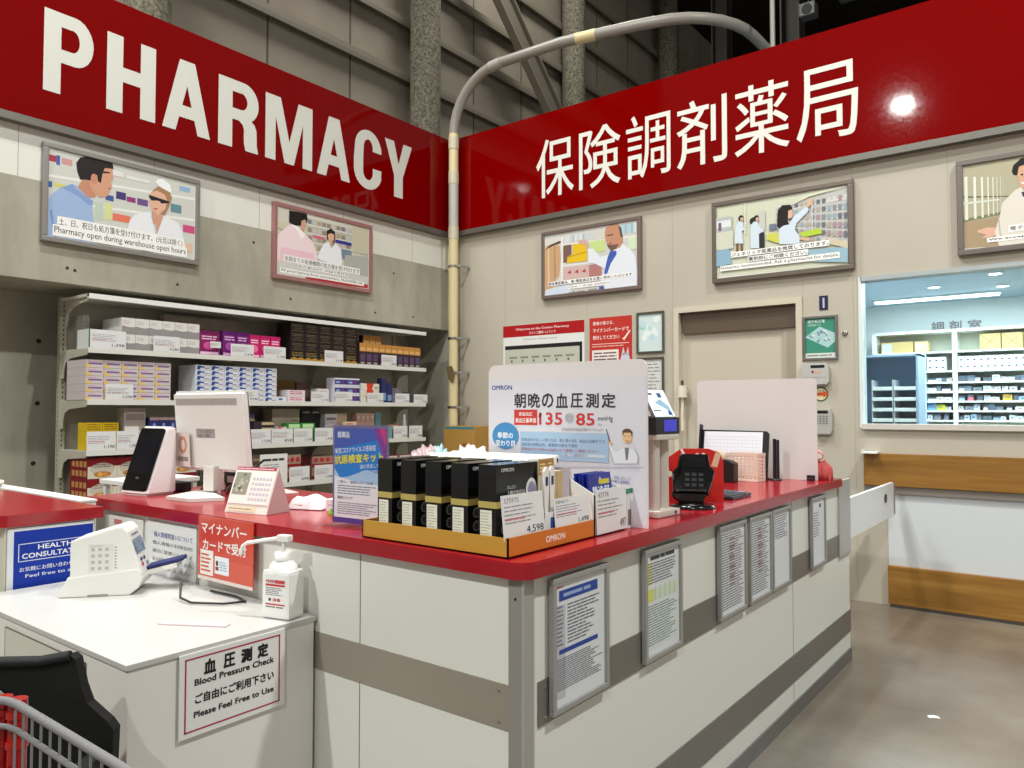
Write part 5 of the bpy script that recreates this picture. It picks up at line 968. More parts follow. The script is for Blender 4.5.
# ================================================================== THINGS ON THE COUNTER, RIGHT PART
t = thing('number_dispenser', 'grey twin-column ticket stand with a tilted white screen on top', 'ticket stand', (-1.275, 2.505, ZC), R90-R(4))
c = (196, 188, 178)
a = G(); a.box(-.08, .08, -.062, .075, 0, .024, (206, 200, 192), 'satin', .006); a.cyl((.045, -.0625, .012), (.045, -.064, .012), .006, (20, 20, 20), n=10); a.build('base', t)
for x, y in ((-.04, -.015), (.04, -.005)):
    a = G(); a.cyl((x, y, .024), (x, y, .275), .029, c, 'satin', 20); a.build('column', t)
a = G(); a.box(-.08, .08, -.06, .06, .275, .295, (206, 198, 186), 'satin', .005); a.build('cross_plate', t)
a = G(); a.box(-.085, .083, -.06, .065, .295, .356, (26, 25, 30), 'satin', .003); a.build('display_housing', t)
a = G(); a.rect(-.03, .06, .305, .347, (60, 60, 190), -.0605, 1, 'blueled'); a.build('blue_display', t)
a = G(); a.T = Matrix.Translation((0, -.055, .356)) @ Matrix.Rotation(R(-28), 4, 'X'); a.box(-.08, .065, 0, .012, 0, .115, (110, 104, 106), 'satin', .002); a.build('tablet_back', t)
a = G(); a.prism([(-.085, .356), (.065, .356), (.065, .36), (-.085, .36)], .0, .06, (110, 104, 106), 'satin'); a.build('tablet_rest', t)
a = G(); a.T = Matrix.Translation((0, -.055, .356)) @ Matrix.Rotation(R(-28), 4, 'X'); a.rect(-.077, .062, .003, .112, (225, 238, 246), 0, 1, 'lcd'); a.poly([(-.02, .05), (.05, .02), (.05, .045), (.01, .075), (-.04, .06)], (150, 190, 214), 0, 2); a.rect(.0, .03, .08, .1, (60, 90, 130), 0, 2); a.rect(-.06, -.03, .09, .1, (110, 110, 120), 0, 2); a.lines(-.07, .0, .02, .035, 1, (120, 130, 140), 0, 2); a.poly([(.02, .01), (.05, .005), (.05, .02), (.03, .03)], (40, 90, 150), 0, 2); a.build('screen', t)
# red holder and black card pad
t = thing('red_brochure_holder', 'folded red cardboard holder with white edges behind the black card pad', 'holder', (-1.30, 2.955, ZC), R(28))
rc = (196, 34, 26)
a = G(); a.prism([(-.10, 0), (.10, 0), (.10, .17), (.085, .205), (.04, .222), (-.07, .222), (-.13, .18), (-.145, .155), (-.12, .13), (-.10, .12)], 0, .008, rc, 'satin', .001); a.prism([(-.15, 0), (-.07, 0), (-.07, .1), (-.15, .105)], .02, .05, rc, 'satin')
a.build('card_body', t)
a = G(); a.poly([(-.075, .22), (-.065, .222), (-.035, .16), (-.045, .155)], (232, 222, 214), 0, 1); a.poly([(.09, .2), (.07, .21), (.05, .15), (.075, .145)], (222, 180, 150), 0, 1); a.ell(-.005, .196, .008, .008, (240, 230, 224), 0, 1); a.ell(.02, .197, .008, .008, (240, 230, 224), 0, 1); a.rect(-.145, -.09, .105, .112, (236, 226, 200), 0, 1); a.build('edge_print', t)
t = thing('card_pad', 'glossy black card payment pad on a round swivel foot', 'payment terminal', (-1.252, 2.79, ZC), R(24))
a = G(); a.lathe([(.085, 0), (.086, .008), (.07, .016), (.03, .02)], (14, 13, 14), 'gloss', 28); a.build('round_foot', t)
a = G(); a.prism([(-.05, .018), (.04, .018), (.055, .06), (.06, .1), (-.06, .1), (-.085, .05), (-.07, .03)], -.03, .05, (12, 12, 13), 'gloss', .01); a.build('swivel_arm', t)
a = G(); a.T = Matrix.Translation((0, -.02, .085)) @ Matrix.Rotation(R(-28), 4, 'X'); a.prism([(-.075, -.03), (.06, -.03), (.075, .02), (.085, .06), (.065, .08), (.06, .13), (-.05, .13), (-.06, .075), (-.08, .05)], -.02, .03, (12, 12, 13), 'gloss', .008); a.build('pad_body', t)
a = G(); a.T = Matrix.Translation((0, -.02, .085)) @ Matrix.Rotation(R(-28), 4, 'X'); a.rect(-.045, .05, .07, .12, (17, 17, 19), -.021, 1, 'gloss')
for r_ in range(3):
    for c_ in range(3): a.rect(-.03+c_*.026, -.012+c_*.026, -.01+r_*.022, .003+r_*.022, (22, 22, 24), -.021, 1)
a.build('keypad', t)
t = thing('calculator', 'flat dark grey calculator lying on the red counter', 'calculator', (-1.30, 3.22, ZC), R(0))
a = G(); a.box(-.085, .085, -.11, .11, 0, .014, (44, 46, 54), 'satin', .005); a.build('body', t)
a = G(); a.box(-.07, .07, .05, .095, .014, .02, (100, 110, 118), 'gloss', .002); a.build('display', t)
a = G()
for r_ in range(5):
    for c_ in range(4): a.box(-.07+c_*.037, -.042+c_*.037, -.1+r_*.028, -.08+r_*.028, .0141, .018, (66, 68, 78), 'satin')
a.build('key_block', t)
# basket with square holes
t = thing('pen_basket', 'pinkish white plastic basket with square holes', 'basket', (-1.50, 4.02, ZC), R(-3))
c = (232, 206, 190); w_, d_, h_ = .09, .05, .15
def holed(g, length, hgt, place):
    n = max(2, int(length/.022)); m = 6; px = length/n; pz = hgt/m
    for i in range(n+1): g.box(*place(i*px-.004, i*px+.004), 0, hgt, c, 'satin') if 0 else None
    return n, m, px, pz
def wall(g, T, length, hgt):
    s_ = G(); n = max(2, round(length/.023)); m = 7; px = length/n; pz = (hgt-.02)/m
    for i in range(n+1): x = min(max(i*px-.004, 0), length-.008); s_.box(x, x+.008, -.0015, .0015, 0, hgt, c, 'satin')
    for j in range(m+1): z = .0+j*pz; s_.box(0, length, -.0014, .0014, z, z+.007, c, 'satin')
    s_.box(0, length, -.003, .003, hgt-.016, hgt, c, 'satin')
    g.T = T; g.add(s_.v, s_.f, (0, 0, 0), 'satin'); g.c[-len(s_.f):] = s_.c
a = G()
wall(a, Matrix.Translation((-w_, -d_, 0)), 2*w_, h_); wall(a, Matrix.Translation((-w_, d_, 0)), 2*w_, h_)
wall(a, Matrix.Translation((w_, -d_, 0)) @ Matrix.Rotation(R90, 4, 'Z'), 2*d_, h_); wall(a, Matrix.Translation((-w_, -d_, 0)) @ Matrix.Rotation(R90, 4, 'Z'), 2*d_, h_)
a.T = Matrix.Identity(4); a.box(-w_, w_, -d_, d_, 0, .003, c, 'satin'); a.build('basket_lattice', t)
t = thing('tape_dispenser', 'black tape dispenser with white label in front of the basket', 'tape dispenser', (-1.60, 3.89, ZC), R(-3))
a = G(); a.prism([(-.1, 0), (.1, 0), (.1, .1), (.07, .115), (0, .125), (-.08, .13), (-.1, .09)], -.03, .03, (18, 18, 18), 'satin', .005); a.rect(-.05, .03, .02, .06, (206, 190, 196), -.03, 1); a.build('body', t)
a = G(); a.cyl((-.01, -.02, .12), (-.01, .02, .12), .045, (206, 190, 150), 'gloss', 24); a.build('tape_roll', t)
t = thing('document_stand', 'black document stand holding a wide printed white sheet', 'stand', (-1.615, 4.12, ZC), 0)
a = G(); a.T = Matrix.Rotation(R(-9), 4, 'X'); a.prism([(-.19, 0), (.2, 0), (.2, .255), (.185, .268), (-.19, .272)], 0, .006, (20, 20, 22), 'satin'); a.box(-.196, -.19, -.03, .01, 0, .3, (22, 22, 24), 'satin'); a.build('back_plate', t)
a = G(); a.box(-.19, .2, -.02, .05, 0, .008, (20, 20, 22), 'satin'); a.build('foot', t)
a = G(); a.T = Matrix.Rotation(R(-9), 4, 'X'); a.rect(-.175, .165, .02, .262, (230, 232, 240), 0, 1)
for k in range(9): a.rect(-.16, .15, .235-k*.02, .236-k*.02, (170, 176, 190), 0, 2)
for k in range(16): a.rect(-.16+k*.0207, -.159+k*.0207, .06, .236, (196, 200, 212), 0, 2)
a.build('sheet', t)
g = G(); g.box(-.02, .02, -.01, .01, 0, .06, (20, 20, 22), 'satin', .003); g.box(-.017, .017, -.012, -.005, .02, .03, (120, 120, 124), 'metal')
tag(g.build('black_clip', None, (-1.215, 4.225, ZC), 0), 'small black clip at the foot of the milky screen', 'clip').location.z = ZC
bpy.data.objects['black_clip'].scale = (1, 1, .5)
t = thing('pen_holder_post', 'slim black upright rod stand before the milky screen', 'stand', (-1.375, 4.14, ZC))
a = G(); a.lathe([(.03, 0), (.03, .006), (.012, .01)], (18, 18, 20)); a.build('base', t); a = G(); a.cyl((-.006, 0, .006), (-.006, 0, .225), .009, (26, 24, 26), 'satin', 10); a.cyl((.012, 0, .006), (.012, 0, .22), .008, (34, 30, 32), 'satin', 10); a.build('pole', t)
t = thing('milky_screen', 'milky translucent plastic sneeze screen standing on the red counter', 'screen', (0, 4.25, ZC))
x0, x1, h = -1.875, -1.186, .556; r = .03
a = G(); a.prism([(x0, 0), (x1, 0)]+arc(x1-r, h-r, r, r, 0, 90, 5)+arc(x0+r, h-r, r, r, 90, 180, 5), 0, .004, (236, 228, 228), 'film'); a.build('sheet', t)
for x in (x0+.06, x1-.1): a = G(); a.box(x, x+.04, .004, .12, 0, .012, (220, 214, 214), 'clear'); a.build('foot', t)
# red bundle near the far counter end
bm = bmesh.new(); bmesh.ops.create_icosphere(bm, subdivisions=4, radius=1)
for v in bm.verts:
    p_ = v.co.copy(); n_ = .1*math.sin(7*p_.x+3*p_.z)*math.cos(6*p_.y+2*p_.x)+.05*math.sin(17*p_.x+9*p_.y)
    v.co = Vector((p_.x*.075, p_.y*.075, (.1 if p_.z > 0 else 0)*abs(p_.z)**.6))*(1+n_)
a = G(); a.bm(bm, (196, 84, 80), 'cloth', True); t = tag(a.build('red_bag', None, (-1.215, 4.375, ZC)), 'crumpled red cloth bag beside the milky screen at the counter end', 'bag')
g = G(); g.cyl((0, -.05, 0.02), (0, .06, .03), .022, (226, 150, 146), 'satin', 16); g.cyl((0, -.053, .02), (0, -.05, .02), .014, (246, 236, 232), 'paper', 16)
tag(g.build('rolled_leaflet', None, (-1.215, 4.375, ZC+.108), R(20)), 'pink rolled leaflet with white end lying on the red bag', 'leaflet')

# ================================================================== ON THE BACK WALL
def wall_poster(label, x0, x1, z0, z1, fr=None, name='wall_poster', cat='poster'):
    t = thing(name, label, cat, (0, YW-.001, 0)); a = G()
    if fr:
        w_ = .02
        for q in ((x0, x1, z1-w_, z1), (x0, x1, z0, z0+w_), (x0, x0+w_, z0+w_, z1-w_), (x1-w_, x1, z0+w_, z1-w_)): a.box(q[0], q[1], -.016, 0, q[2], q[3], fr, 'metal', .003)
        a.build('frame', t)
    return t
t = wall_poster('wide welcome notice with red header on the beige wall', -4.885, -3.885, 1.70, 2.325)
a = G(); a.box(-4.885, -3.885, -.006, 0, 1.70, 2.325, (226, 226, 224), 'satin'); y = -.0062; a.rect(-4.885, -3.885, 2.205, 2.325, (170, 18, 24), y, 1)
a.txt('Welcome to the Costco Pharmacy', -4.72, -4.06, 2.262, 2.292, (236, 214, 210), y, 2, .012); a.txt('コストコ薬局へようこそ', -4.55, -4.22, 2.222, 2.25, (236, 214, 210), y, 2, .012); a.txt('Costco Pharmacy', -4.62, -4.2, 2.16, 2.182, (140, 140, 146), y, 2)
a.rect(-4.86, -3.91, 1.72, 2.115, (30, 28, 30), y, 2); a.rect(-4.86, -3.94, 1.72, 2.075, (190, 190, 176), y, 3)
for k in range(6): a.rect(-4.8+k*.14, -4.7+k*.14, 1.98, 2.0, (130, 136, 120), y, 4); a.rect(-4.78+k*.14, -4.76+k*.14, 1.94, 1.965, (90, 90, 84), y, 4)
a.build('notice_print', t)
t = wall_poster('red number-card poster with white tick beside the welcome notice', -3.828, -3.37, 1.72, 2.33)
a = G(); a.box(-3.828, -3.37, -.004, 0, 1.72, 2.33, (190, 50, 40), 'satin'); y = -.0042; wv = (244, 226, 220)
a.txt('患者の皆さま、', -3.79, -3.56, 2.26, 2.295, wv, y, 1, .012); a.txt('マイナンバーカードで', -3.79, -3.4, 2.19, 2.23, wv, y, 1, .012); a.txt('受付してください', -3.79, -3.5, 2.12, 2.16, wv, y, 1, .012)
a.poly([(-3.47, 2.12), (-3.45, 2.10), (-3.38, 2.19), (-3.40, 2.19), (-3.448, 2.13)], wv, y, 1); a.rect(-3.80, -3.40, 2.075, 2.08, wv, y, 1); a.lines(-3.8, -3.4, 2.045, 2.065, 1, (230, 180, 170), y, 1)
a.rect(-3.8, -3.51, 1.90, 2.02, (236, 226, 220), y, 1); a.lines(-3.78, -3.53, 1.915, 2.005, 3, (110, 90, 90), y, 2, .45, .1); a.ell(-3.44, 1.92, .05, .06, (206, 206, 220), y, 2); a.poly([(-3.48, 1.96), (-3.46, 2.04), (-3.44, 1.97)], (206, 206, 220), y, 2); a.poly([(-3.43, 1.97), (-3.41, 2.04), (-3.4, 1.96)], (206, 206, 220), y, 2); a.build('poster_print', t)
t = wall_poster('small framed certificate with pale green pattern beside the door', -3.318, -3.04, 1.965, 2.345, (130, 130, 116))
a = G(); a.rect(-3.3, -3.058, 1.985, 2.325, (206, 222, 222), -.004, 0)
for k in range(10): a.ell(-3.27+random.random()*.18, 2.04+random.random()*.24, .02+random.random()*.02, .03, random.choice([(170, 206, 190), (190, 214, 222), (226, 236, 236)]), -.004, 1+k*.1, 9)
a.build('certificate_sheet', t)
t = wall_poster('small framed typed certificate below the pale green one', -3.32, -3.045, 1.54, 1.93, (130, 130, 116))
a = G(); a.rect(-3.302, -3.063, 1.558, 1.912, (212, 212, 208), -.004, 0); a.lines(-3.28, -3.08, 1.6, 1.88, 9, (130, 130, 130), -.004, 1, .3); a.build('certificate_sheet', t)
t = wall_poster('small framed green poster of an isometric town, beside the door', -1.83, -1.563, 1.843, 2.195, (150, 146, 140))
a = G(); y = -.004; a.rect(-1.812, -1.581, 1.861, 2.177, (60, 140, 116), y, 0); a.poly([(-1.812, 2.03), (-1.64, 1.94), (-1.581, 1.99), (-1.581, 2.05), (-1.7, 2.11)], (170, 206, 206), y, 1)
for k in range(12):
    x = -1.77+random.random()*.15; z = 2.0+random.random()*.08; s_ = .014; c = random.choice([(226, 230, 232), (150, 190, 200), (110, 150, 176), (206, 214, 214)])
    a.poly([(x-s_, z), (x, z-s_*.6), (x+s_, z), (x, z+s_*.6)], c, y, 2+k*.1); a.poly([(x-s_, z), (x, z-s_*.6), (x, z-s_*1.7), (x-s_, z-s_*1.1)], (120, 140, 150), y, 2+k*.1)
a.txt('電子処方箋', -1.79, -1.66, 2.14, 2.165, (226, 240, 234), y, 3, .01); a.txt('対応施設です', -1.79, -1.69, 2.115, 2.132, (200, 226, 216), y, 3, .006); a.rect(-1.812, -1.581, 1.861, 1.9, (214, 220, 216), y, 2); a.lines(-1.8, -1.6, 1.87, 1.892, 1, (120, 130, 126), y, 3); a.build('poster_sheet', t)
g = G(); g.box(-1.70, -1.635, -.004, 0, 2.24, 2.352, (24, 24, 70), 'satin'); g.rect(-1.674, -1.66, 2.255, 2.335, (190, 190, 210), -.0042, 1); tag(g.build('blue_plate', None, (0, YW-.001, 0)), 'small dark blue plate above the framed green poster', 'plate')
g = G(); g.lathe([(.022, 0), (.02, .01), (.012, .012)], (170, 166, 156), 'metal', 18); g.v = [(x, -z, y_) for x, y_, z in g.v]; g.f = [f[::-1] for f in g.f]; tag(g.build('wall_button', None, (-1.512, YW-.001, 2.045)), 'small round grey button on the wall beside the green poster', 'button')
t = thing('wall_terminal', 'grey wall terminal with dark slot right under the green poster', 'terminal', (-1.73, YW-.001, 1.65))
a = G(); a.prism([(-.1, 0), (.09, 0), (.105, .02), (.105, .13), (.09, .165), (-.1, .175)], -.05, 0, (186, 184, 180), 'satin', .006); a.build('case', t)
a = G(); a.rect(-.03, .075, .13, .152, (16, 16, 18), -.0505, 1); a.ell(-.015, .1, .01, .01, (150, 40, 30), -.0505, 1); a.rect(.0, .05, .09, .108, (206, 170, 150), -.0505, 1); a.rect(-.09, .09, .055, .058, (140, 138, 134), -.0505, 1); a.build('face_panel', t)
g = G(); g.ell(0, 0, .058, .058, (60, 96, 50), 0, 1, 28); g.ell(0, 0, .047, .047, (226, 210, 176), 0, 2, 28); g.poly([(-.04, -.012), (.02, -.012), (.02, -.03), (.062, 0), (.02, .03), (.02, .012), (-.04, .012)], (216, 84, 40), 0, 3); tag(g.build('round_sticker', None, (-1.70, YW-.001, 1.575)), 'round green-rimmed sticker with orange arrow on the wall', 'sticker')
t = thing('keypad_terminal', 'small grey wall keypad below the round arrow sticker', 'keypad', (-1.68, YW-.001, 1.26))
a = G(); a.prism([(-.06, 0), (.06, 0), (.072, .03), (.075, .16), (.06, .2), (-.06, .2)], -.045, 0, (176, 172, 166), 'satin', .006); a.build('case', t)
a = G(); a.rect(-.05, .045, .162, .185, (20, 20, 22), -.0455, 1)
for r_ in range(4):
    for c_ in range(4): a.rect(-.045+c_*.024, -.028+c_*.024, .08+r_*.018, .092+r_*.018, (120, 124, 126), -.0455, 1)
a.build('key_panel', t)
# cartons on the floor in the corner
for i, (z0, h) in enumerate([(0, .63), (.632, .65)]):
    g = G(); g.box(-.21, .21, -.16, .16, 0, h, (176, 134, 66), 'matte', .004); g.rect(-.2, .2, h-.03, h-.005, (60, 130, 140), -.16, 1); g.rect(.05, .09, h-.2, h-.17, (150, 80, 50), -.16, 1); g.rect(.1, .14, h-.2, h-.17, (150, 80, 50), -.16, 1)
    tag(g.build('cardboard_box', None, (-5.17, 5.98, z0)), ['brown cardboard box on the floor under the teal-taped one', 'brown cardboard box with teal tape on top, beside the cream pipe'][i], 'box')
t = thing('packing_table', 'low white packing table behind the display cartons, in front of the shelves', 'table', (-4.5, 5.0, 0))
a = G(); a.box(-.42, .42, -.45, .45, .93, .96, (226, 224, 218), 'satin', .004); a.build('table_top', t)
for x in (-.39, .36):
    for y in (-.42, .39): a = G(); a.box(x, x+.03, y, y+.03, 0, .93, (180, 178, 172), 'satin'); a.build('leg', t)
def crumple(name, label, cat, loc, s, col, rz=0, mat='gloss', group=None):
    bm = bmesh.new(); bmesh.ops.create_icosphere(bm, subdivisions=4, radius=1)
    for v in bm.verts:
        p_ = v.co.copy(); q_ = .16*math.sin(6*p_.x+loc[0]*9+3*p_.z)*math.cos(7*p_.y+2*p_.x)+.1*math.sin(13*p_.x+11*p_.y+5*p_.z)+.05*math.sin(29*p_.z+19*p_.y)
        v.co = Vector((p_.x*s[0], p_.y*s[1], max(0, p_.z)**.7*s[2] if p_.z > 0 else 0))*(1+q_)
    a = G(); a.bm(bm, col, mat, True); return tag(a.build(name, None, loc, rz), label, cat, group)
crumple('plastic_bag', 'crumpled white and pink plastic bag on the packing table', 'bag', (-4.72, 4.88, .961), (.13, .14, .16), (214, 186, 190))
crumple('plastic_bag', 'crumpled white plastic bag on the packing table nearer the pipe', 'bag', (-4.32, 5.02, .961), (.16, .13, .17), (230, 230, 228))
crumple('plastic_bag', 'crumpled pale teal plastic bag between the two white ones', 'bag', (-4.50, 4.82, .961), (.07, .08, .17), (170, 206, 212))
g = G(); g.box(-.11, .11, -.05, .05, 0, .07, (226, 226, 228), 'paper', .003); g.rect(-.11, -.02, 0, .07, (34, 60, 100), -.05, 1); tag(g.build('blue_white_carton', None, (-4.52, 4.62, .961), R(30)), 'flat navy and white carton before the plastic bags', 'box')

# ================================================================== DISPENSARY SHELVES BEHIND THE GLASS
t = thing('dispensary_cabinet', 'cream open cabinet of narrow shelves behind the dispensary window', 'cabinet', (0, 9.5, 0))
cc = (240, 242, 236); XA, XB = -2.0, 1.4; divs = [-2.0, -1.19, -.1, .9, 1.4]
a = G(); a.box(XA, XB, .26, .275, 0, 2.33, (196, 200, 182), 'satin'); a.build('back_panel', t)
for x in (-2.0, -1.19, -.1, .9, 1.38): a = G(); a.box(x-.022, x+.022, 0, .26, 0, 2.33, cc, 'satin'); a.build('side_panel', t)
a = G(); a.box(-1.52, -1.47, -.012, .26, 0, 2.10, (206, 224, 232), 'satin'); a.build('side_panel', t)
lv = [2.10, 1.885, 1.76, 1.655, 1.55, 1.445, 1.34, 1.2]
a = G(); a.box(XA, XB, -.005, .26, 2.31, 2.34, cc, 'satin'); a.build('shelf_board', t)
for z in lv: a = G(); a.box(XA, XB, -.004, .26, z-.018, z, cc, 'satin'); a.build('shelf_board', t)
for i, (x0, x1, h, c, kd) in enumerate([(-1.93, -1.60, .125, (206, 180, 120), 'flat'), (-1.585, -1.45, .12, (222, 196, 146), 'spot'), (-.955, -.765, .17, (206, 180, 124), 'x'), (-.755, -.57, .17, (206, 180, 124), 'x'), (-.56, -.4, .17, (206, 180, 124), 'x')]):
    a = G(); W_ = x1-x0; a.box(0, W_, 0, .18, 0, h, c, 'matte')
    if kd == 'x':
        for q in ([(0, 0), (.01, 0), (W_, h), (W_-.01, h)], [(W_-.01, 0), (W_, 0), (.01, h), (0, h)]): a.poly(q, (160, 130, 84), 0, 1)
    elif kd == 'flat': a.rect(.01, .11, .01, h-.02, (206, 216, 236), 0, 1)
    else: a.lines(.01, W_-.01, .02, h-.02, 4, (236, 226, 196), 0, 1, .6)
    tag(a.build('storage_carton', None, (x0, 9.53, 2.101)), ['long low brown carton with pale label on the top dispensary shelf', 'small speckled brown carton on the top dispensary shelf', 'brown carton marked with a cross fold, first of three', 'brown carton marked with a cross fold, second of three', 'brown carton marked with a cross fold, third of three'][i], 'box', 'brown cartons on the dispensary top shelf' if kd == 'x' else None)
wall_sign = thing('room_lettering', 'grey cut-out Japanese lettering above the dispensary cabinet', 'lettering', (0, 9.949, 0))
for ch, x0, x1 in (('調', -1.475, -1.345), ('剤', -1.295, -1.17), ('室', -1.11, -.975)):
    a = G(); a.txt(ch, x0, x1, 2.348, 2.476, (150, 140, 140), -.004, 1, .014); a.build('letter', wall_sign)
random.seed(11); protos = {}
def medbox(w, h, c, kd):
    k = (round(w, 3), round(h, 3), c, kd)
    if k not in protos:
        a = G(); a.box(0, w, 0, .1, 0, h, c, 'paper')
        if kd == 0: a.rect(w*.3, w*.7, h*.35, h*.6, (80, 84, 96), 0, 1)
        if kd == 1: a.lines(w*.1, w*.9, h*.3, h*.9, 2, (96, 104, 120), 0, 1)
        if kd == 2: a.rect(0, w, h*.6, h, (90, 100, 120), 0, 1)
        protos[k] = a.build('medicine_box'); return protos[k]
    o = protos[k].copy(); COL.objects.link(o); return o
SHN = ['second', 'third', 'fourth', 'fifth', 'sixth', 'seventh']
cols_ = [(226, 230, 230), (214, 220, 222), (196, 206, 214), (120, 128, 136), (226, 226, 216), (150, 176, 196), (90, 96, 106), (206, 196, 190)]
for s_i, z in enumerate(lv[1:7]):
    for (xa, xb, nm) in ((-1.465, -1.215, 'narrow bay'), (-1.165, -.125, 'wide bay')):
        x = xa+.004; n_ = 0
        while x < min(xb, -.38)-.03:
            if s_i == 0: w_, h_, c = .062, .075, (226, 230, 230)
            else: w_, h_, c = random.choice([.045, .055, .07, .085]), random.choice([.045, .055, .065, .04]), random.choice(cols_)
            if s_i == 3 and n_ == 1 and nm == 'wide bay': c = (206, 110, 120)
            if s_i == 3 and n_ == 5 and nm == 'wide bay': c = (226, 186, 60)
            if s_i == 4 and n_ == 1 and nm == 'narrow bay': c = (206, 206, 60)
            if s_i == 4 and n_ == 0 and nm == 'narrow bay': c, h_ = (110, 160, 206), .08
            if x+w_ > xb-.003: break
            tiers = 2 if s_i == 0 else 1
            for r_ in range(tiers):
                o = medbox(w_-.003, h_, c, 0 if s_i == 0 else random.randint(0, 2)); o.location = (x, 9.515+(random.random()*.03 if s_i else 0), z+.001+r_*(h_+.001))
                tag(o, 'medicine box in the %s, %s shelf down, %s along%s' % (nm, SHN[s_i], ORD[n_], ', upper tier' if r_ else ''), 'box', 'medicine boxes behind the window')
            n_ += 1; x += w_+(random.choice([0, 0, .01, .03]) if s_i else .001)
# grey blue cabinet with paper trays close behind the window
t = thing('tray_cabinet', 'grey-blue cabinet close behind the window with stacked paper trays', 'cabinet', (0, 8.2, 0))
a = G(); bc = (150, 172, 196); a.box(-2.0, -1.335, .35, .37, 0, 2.0, bc, 'satin'); a.box(-2.0, -1.98, 0, .35, 0, 2.0, bc, 'satin'); a.box(-1.355, -1.335, 0, .35, 0, 2.0, bc, 'satin'); a.box(-2.0, -1.335, 0, .37, 1.98, 2.0, bc, 'satin'); a.box(-2.0, -1.335, 0, .35, .98, 1.12, bc, 'satin'); a.box(-1.98, -1.355, .34, .345, 1.12, 1.98, (110, 136, 166), 'satin'); a.build('cabinet_body', t)
for k in range(6):
    for j, (xa, xb) in enumerate([(-1.76, -1.57), (-1.56, -1.36)]):
        a = G(); z = 1.121+k*.105; a.box(xa, xb, .02, .3, z, z+.035, (226, 230, 230), 'satin', .004); a.build('paper_tray', t)
        a = G(); a.box(xa, xa+.004, .02, .3, z+.035, z+.104, (206, 212, 214), 'satin'); a.box(xb-.004, xb, .02, .3, z+.035, z+.104, (206, 212, 214), 'satin'); a.build('tray_side', t)
t = thing('window_tray', 'small white pass-through tray fixed beside the wooden rail', 'tray', (-1.335, YW-.05, 1.125))
a = G(); a.box(-.05, .06, -.07, .05, 0, .012, (232, 232, 230), 'satin', .003); a.build('tray_plate', t)
a = G(); a.box(-.05, -.045, -.07, .05, .012, .03, (222, 222, 220), 'satin'); a.build('tray_rim', t)

# ================================================================== ON THE WHITE TABLE
ZB = .801
t = thing('pressure_meter', 'cream arm blood pressure meter with labelled side and grey display', 'blood pressure meter', (-2.84, 1.122, ZB), R(50))
c = (226, 226, 220)
a = G(); a.prism([(0, 0), (.245, 0), (.275, .025), (.29, .06), (.275, .10), (.03, .075), (.02, .05), (0, .02)], .0, .2, c, 'satin', .006); a.build('base', t)
a = G(); a.prism([(.038, .05), (.27, .07), (.288, .075), (.235, .24), (.215, .262), (.20, .262), (.045, .215), (.038, .205)], .003, .16, (228, 228, 222), 'satin', .007); a.build('upper_body', t)
a = G(); a.rect(.10, .185, .09, .2, (218, 218, 210), .003, .5)
for r_ in range(4):
    for c_ in range(3): a.rect(.11+c_*.024, .122+c_*.024, .1+r_*.024, .112+r_*.024, (178, 178, 172), .003, 1)
a.rect(.106, .15, .19, .192, (160, 160, 150), .003, 1); a.lines(.19, .2, .1, .19, 8, (170, 168, 160), .003, 1); a.build('instruction_label', t)
sl = math.atan2(.053, .165)      # sloping control face
FT = Matrix.Translation((.2875, 0, .08)) @ Matrix.Rotation(-sl, 4, 'Y') @ Matrix.Rotation(R90, 4, 'Z')
a = G(); a.T = FT; a.rect(.02, .14, .075, .135, (84, 108, 140), -.001, 1, 'gloss'); a.rect(.03, .1, .085, .125, (120, 140, 160), -.001, 2); a.lines(.03, .13, .145, .16, 1, (110, 116, 150), -.001, 1); a.build('display', t)
a = G(); a.T = FT
for x, z, c2 in ((.05, .05, (60, 60, 130)), (.09, .05, (50, 52, 90)), (.05, .03, (200, 60, 70)), (.11, .025, (120, 130, 180))): a.ell(x, z, .012, .008, c2, -.001, 1)
a.build('button_row', t)
a = G(); a.box(.1, .17, -.001, .02, .0, .008, (150, 146, 138), 'satin'); a.build('foot', t)
a = G(); a.T = Matrix.Translation((.28, .13, .055)) @ Matrix.Rotation(R(-13), 4, 'Y'); a.box(0, .12, -.05, .05, 0, .02, (226, 226, 220), 'satin', .006); a.build('arm_rest', t)
a = G(); a.T = Matrix.Translation((.28, .13, .055)) @ Matrix.Rotation(R(-13), 4, 'Y'); a.box(.0, .145, -.05, .04, .02, .034, (34, 40, 96), 'cloth', .008); a.build('arm_cushion', t)
t.scale = (.93, .93, .91)
g = G(); g.tube([(-2.52, 1.39, ZB+.05), (-2.47, 1.36, ZB+.012), (-2.40, 1.36, ZB+.006), (-2.30, 1.42, ZB+.006), (-2.27, 1.48, ZB+.006), (-2.36, 1.5, ZB+.006), (-2.5, 1.49, ZB+.006)], .004, (26, 26, 28), 'satin')
tag(g.build('power_cable'), 'thin black cable looping beside the blood pressure meter', 'cable')
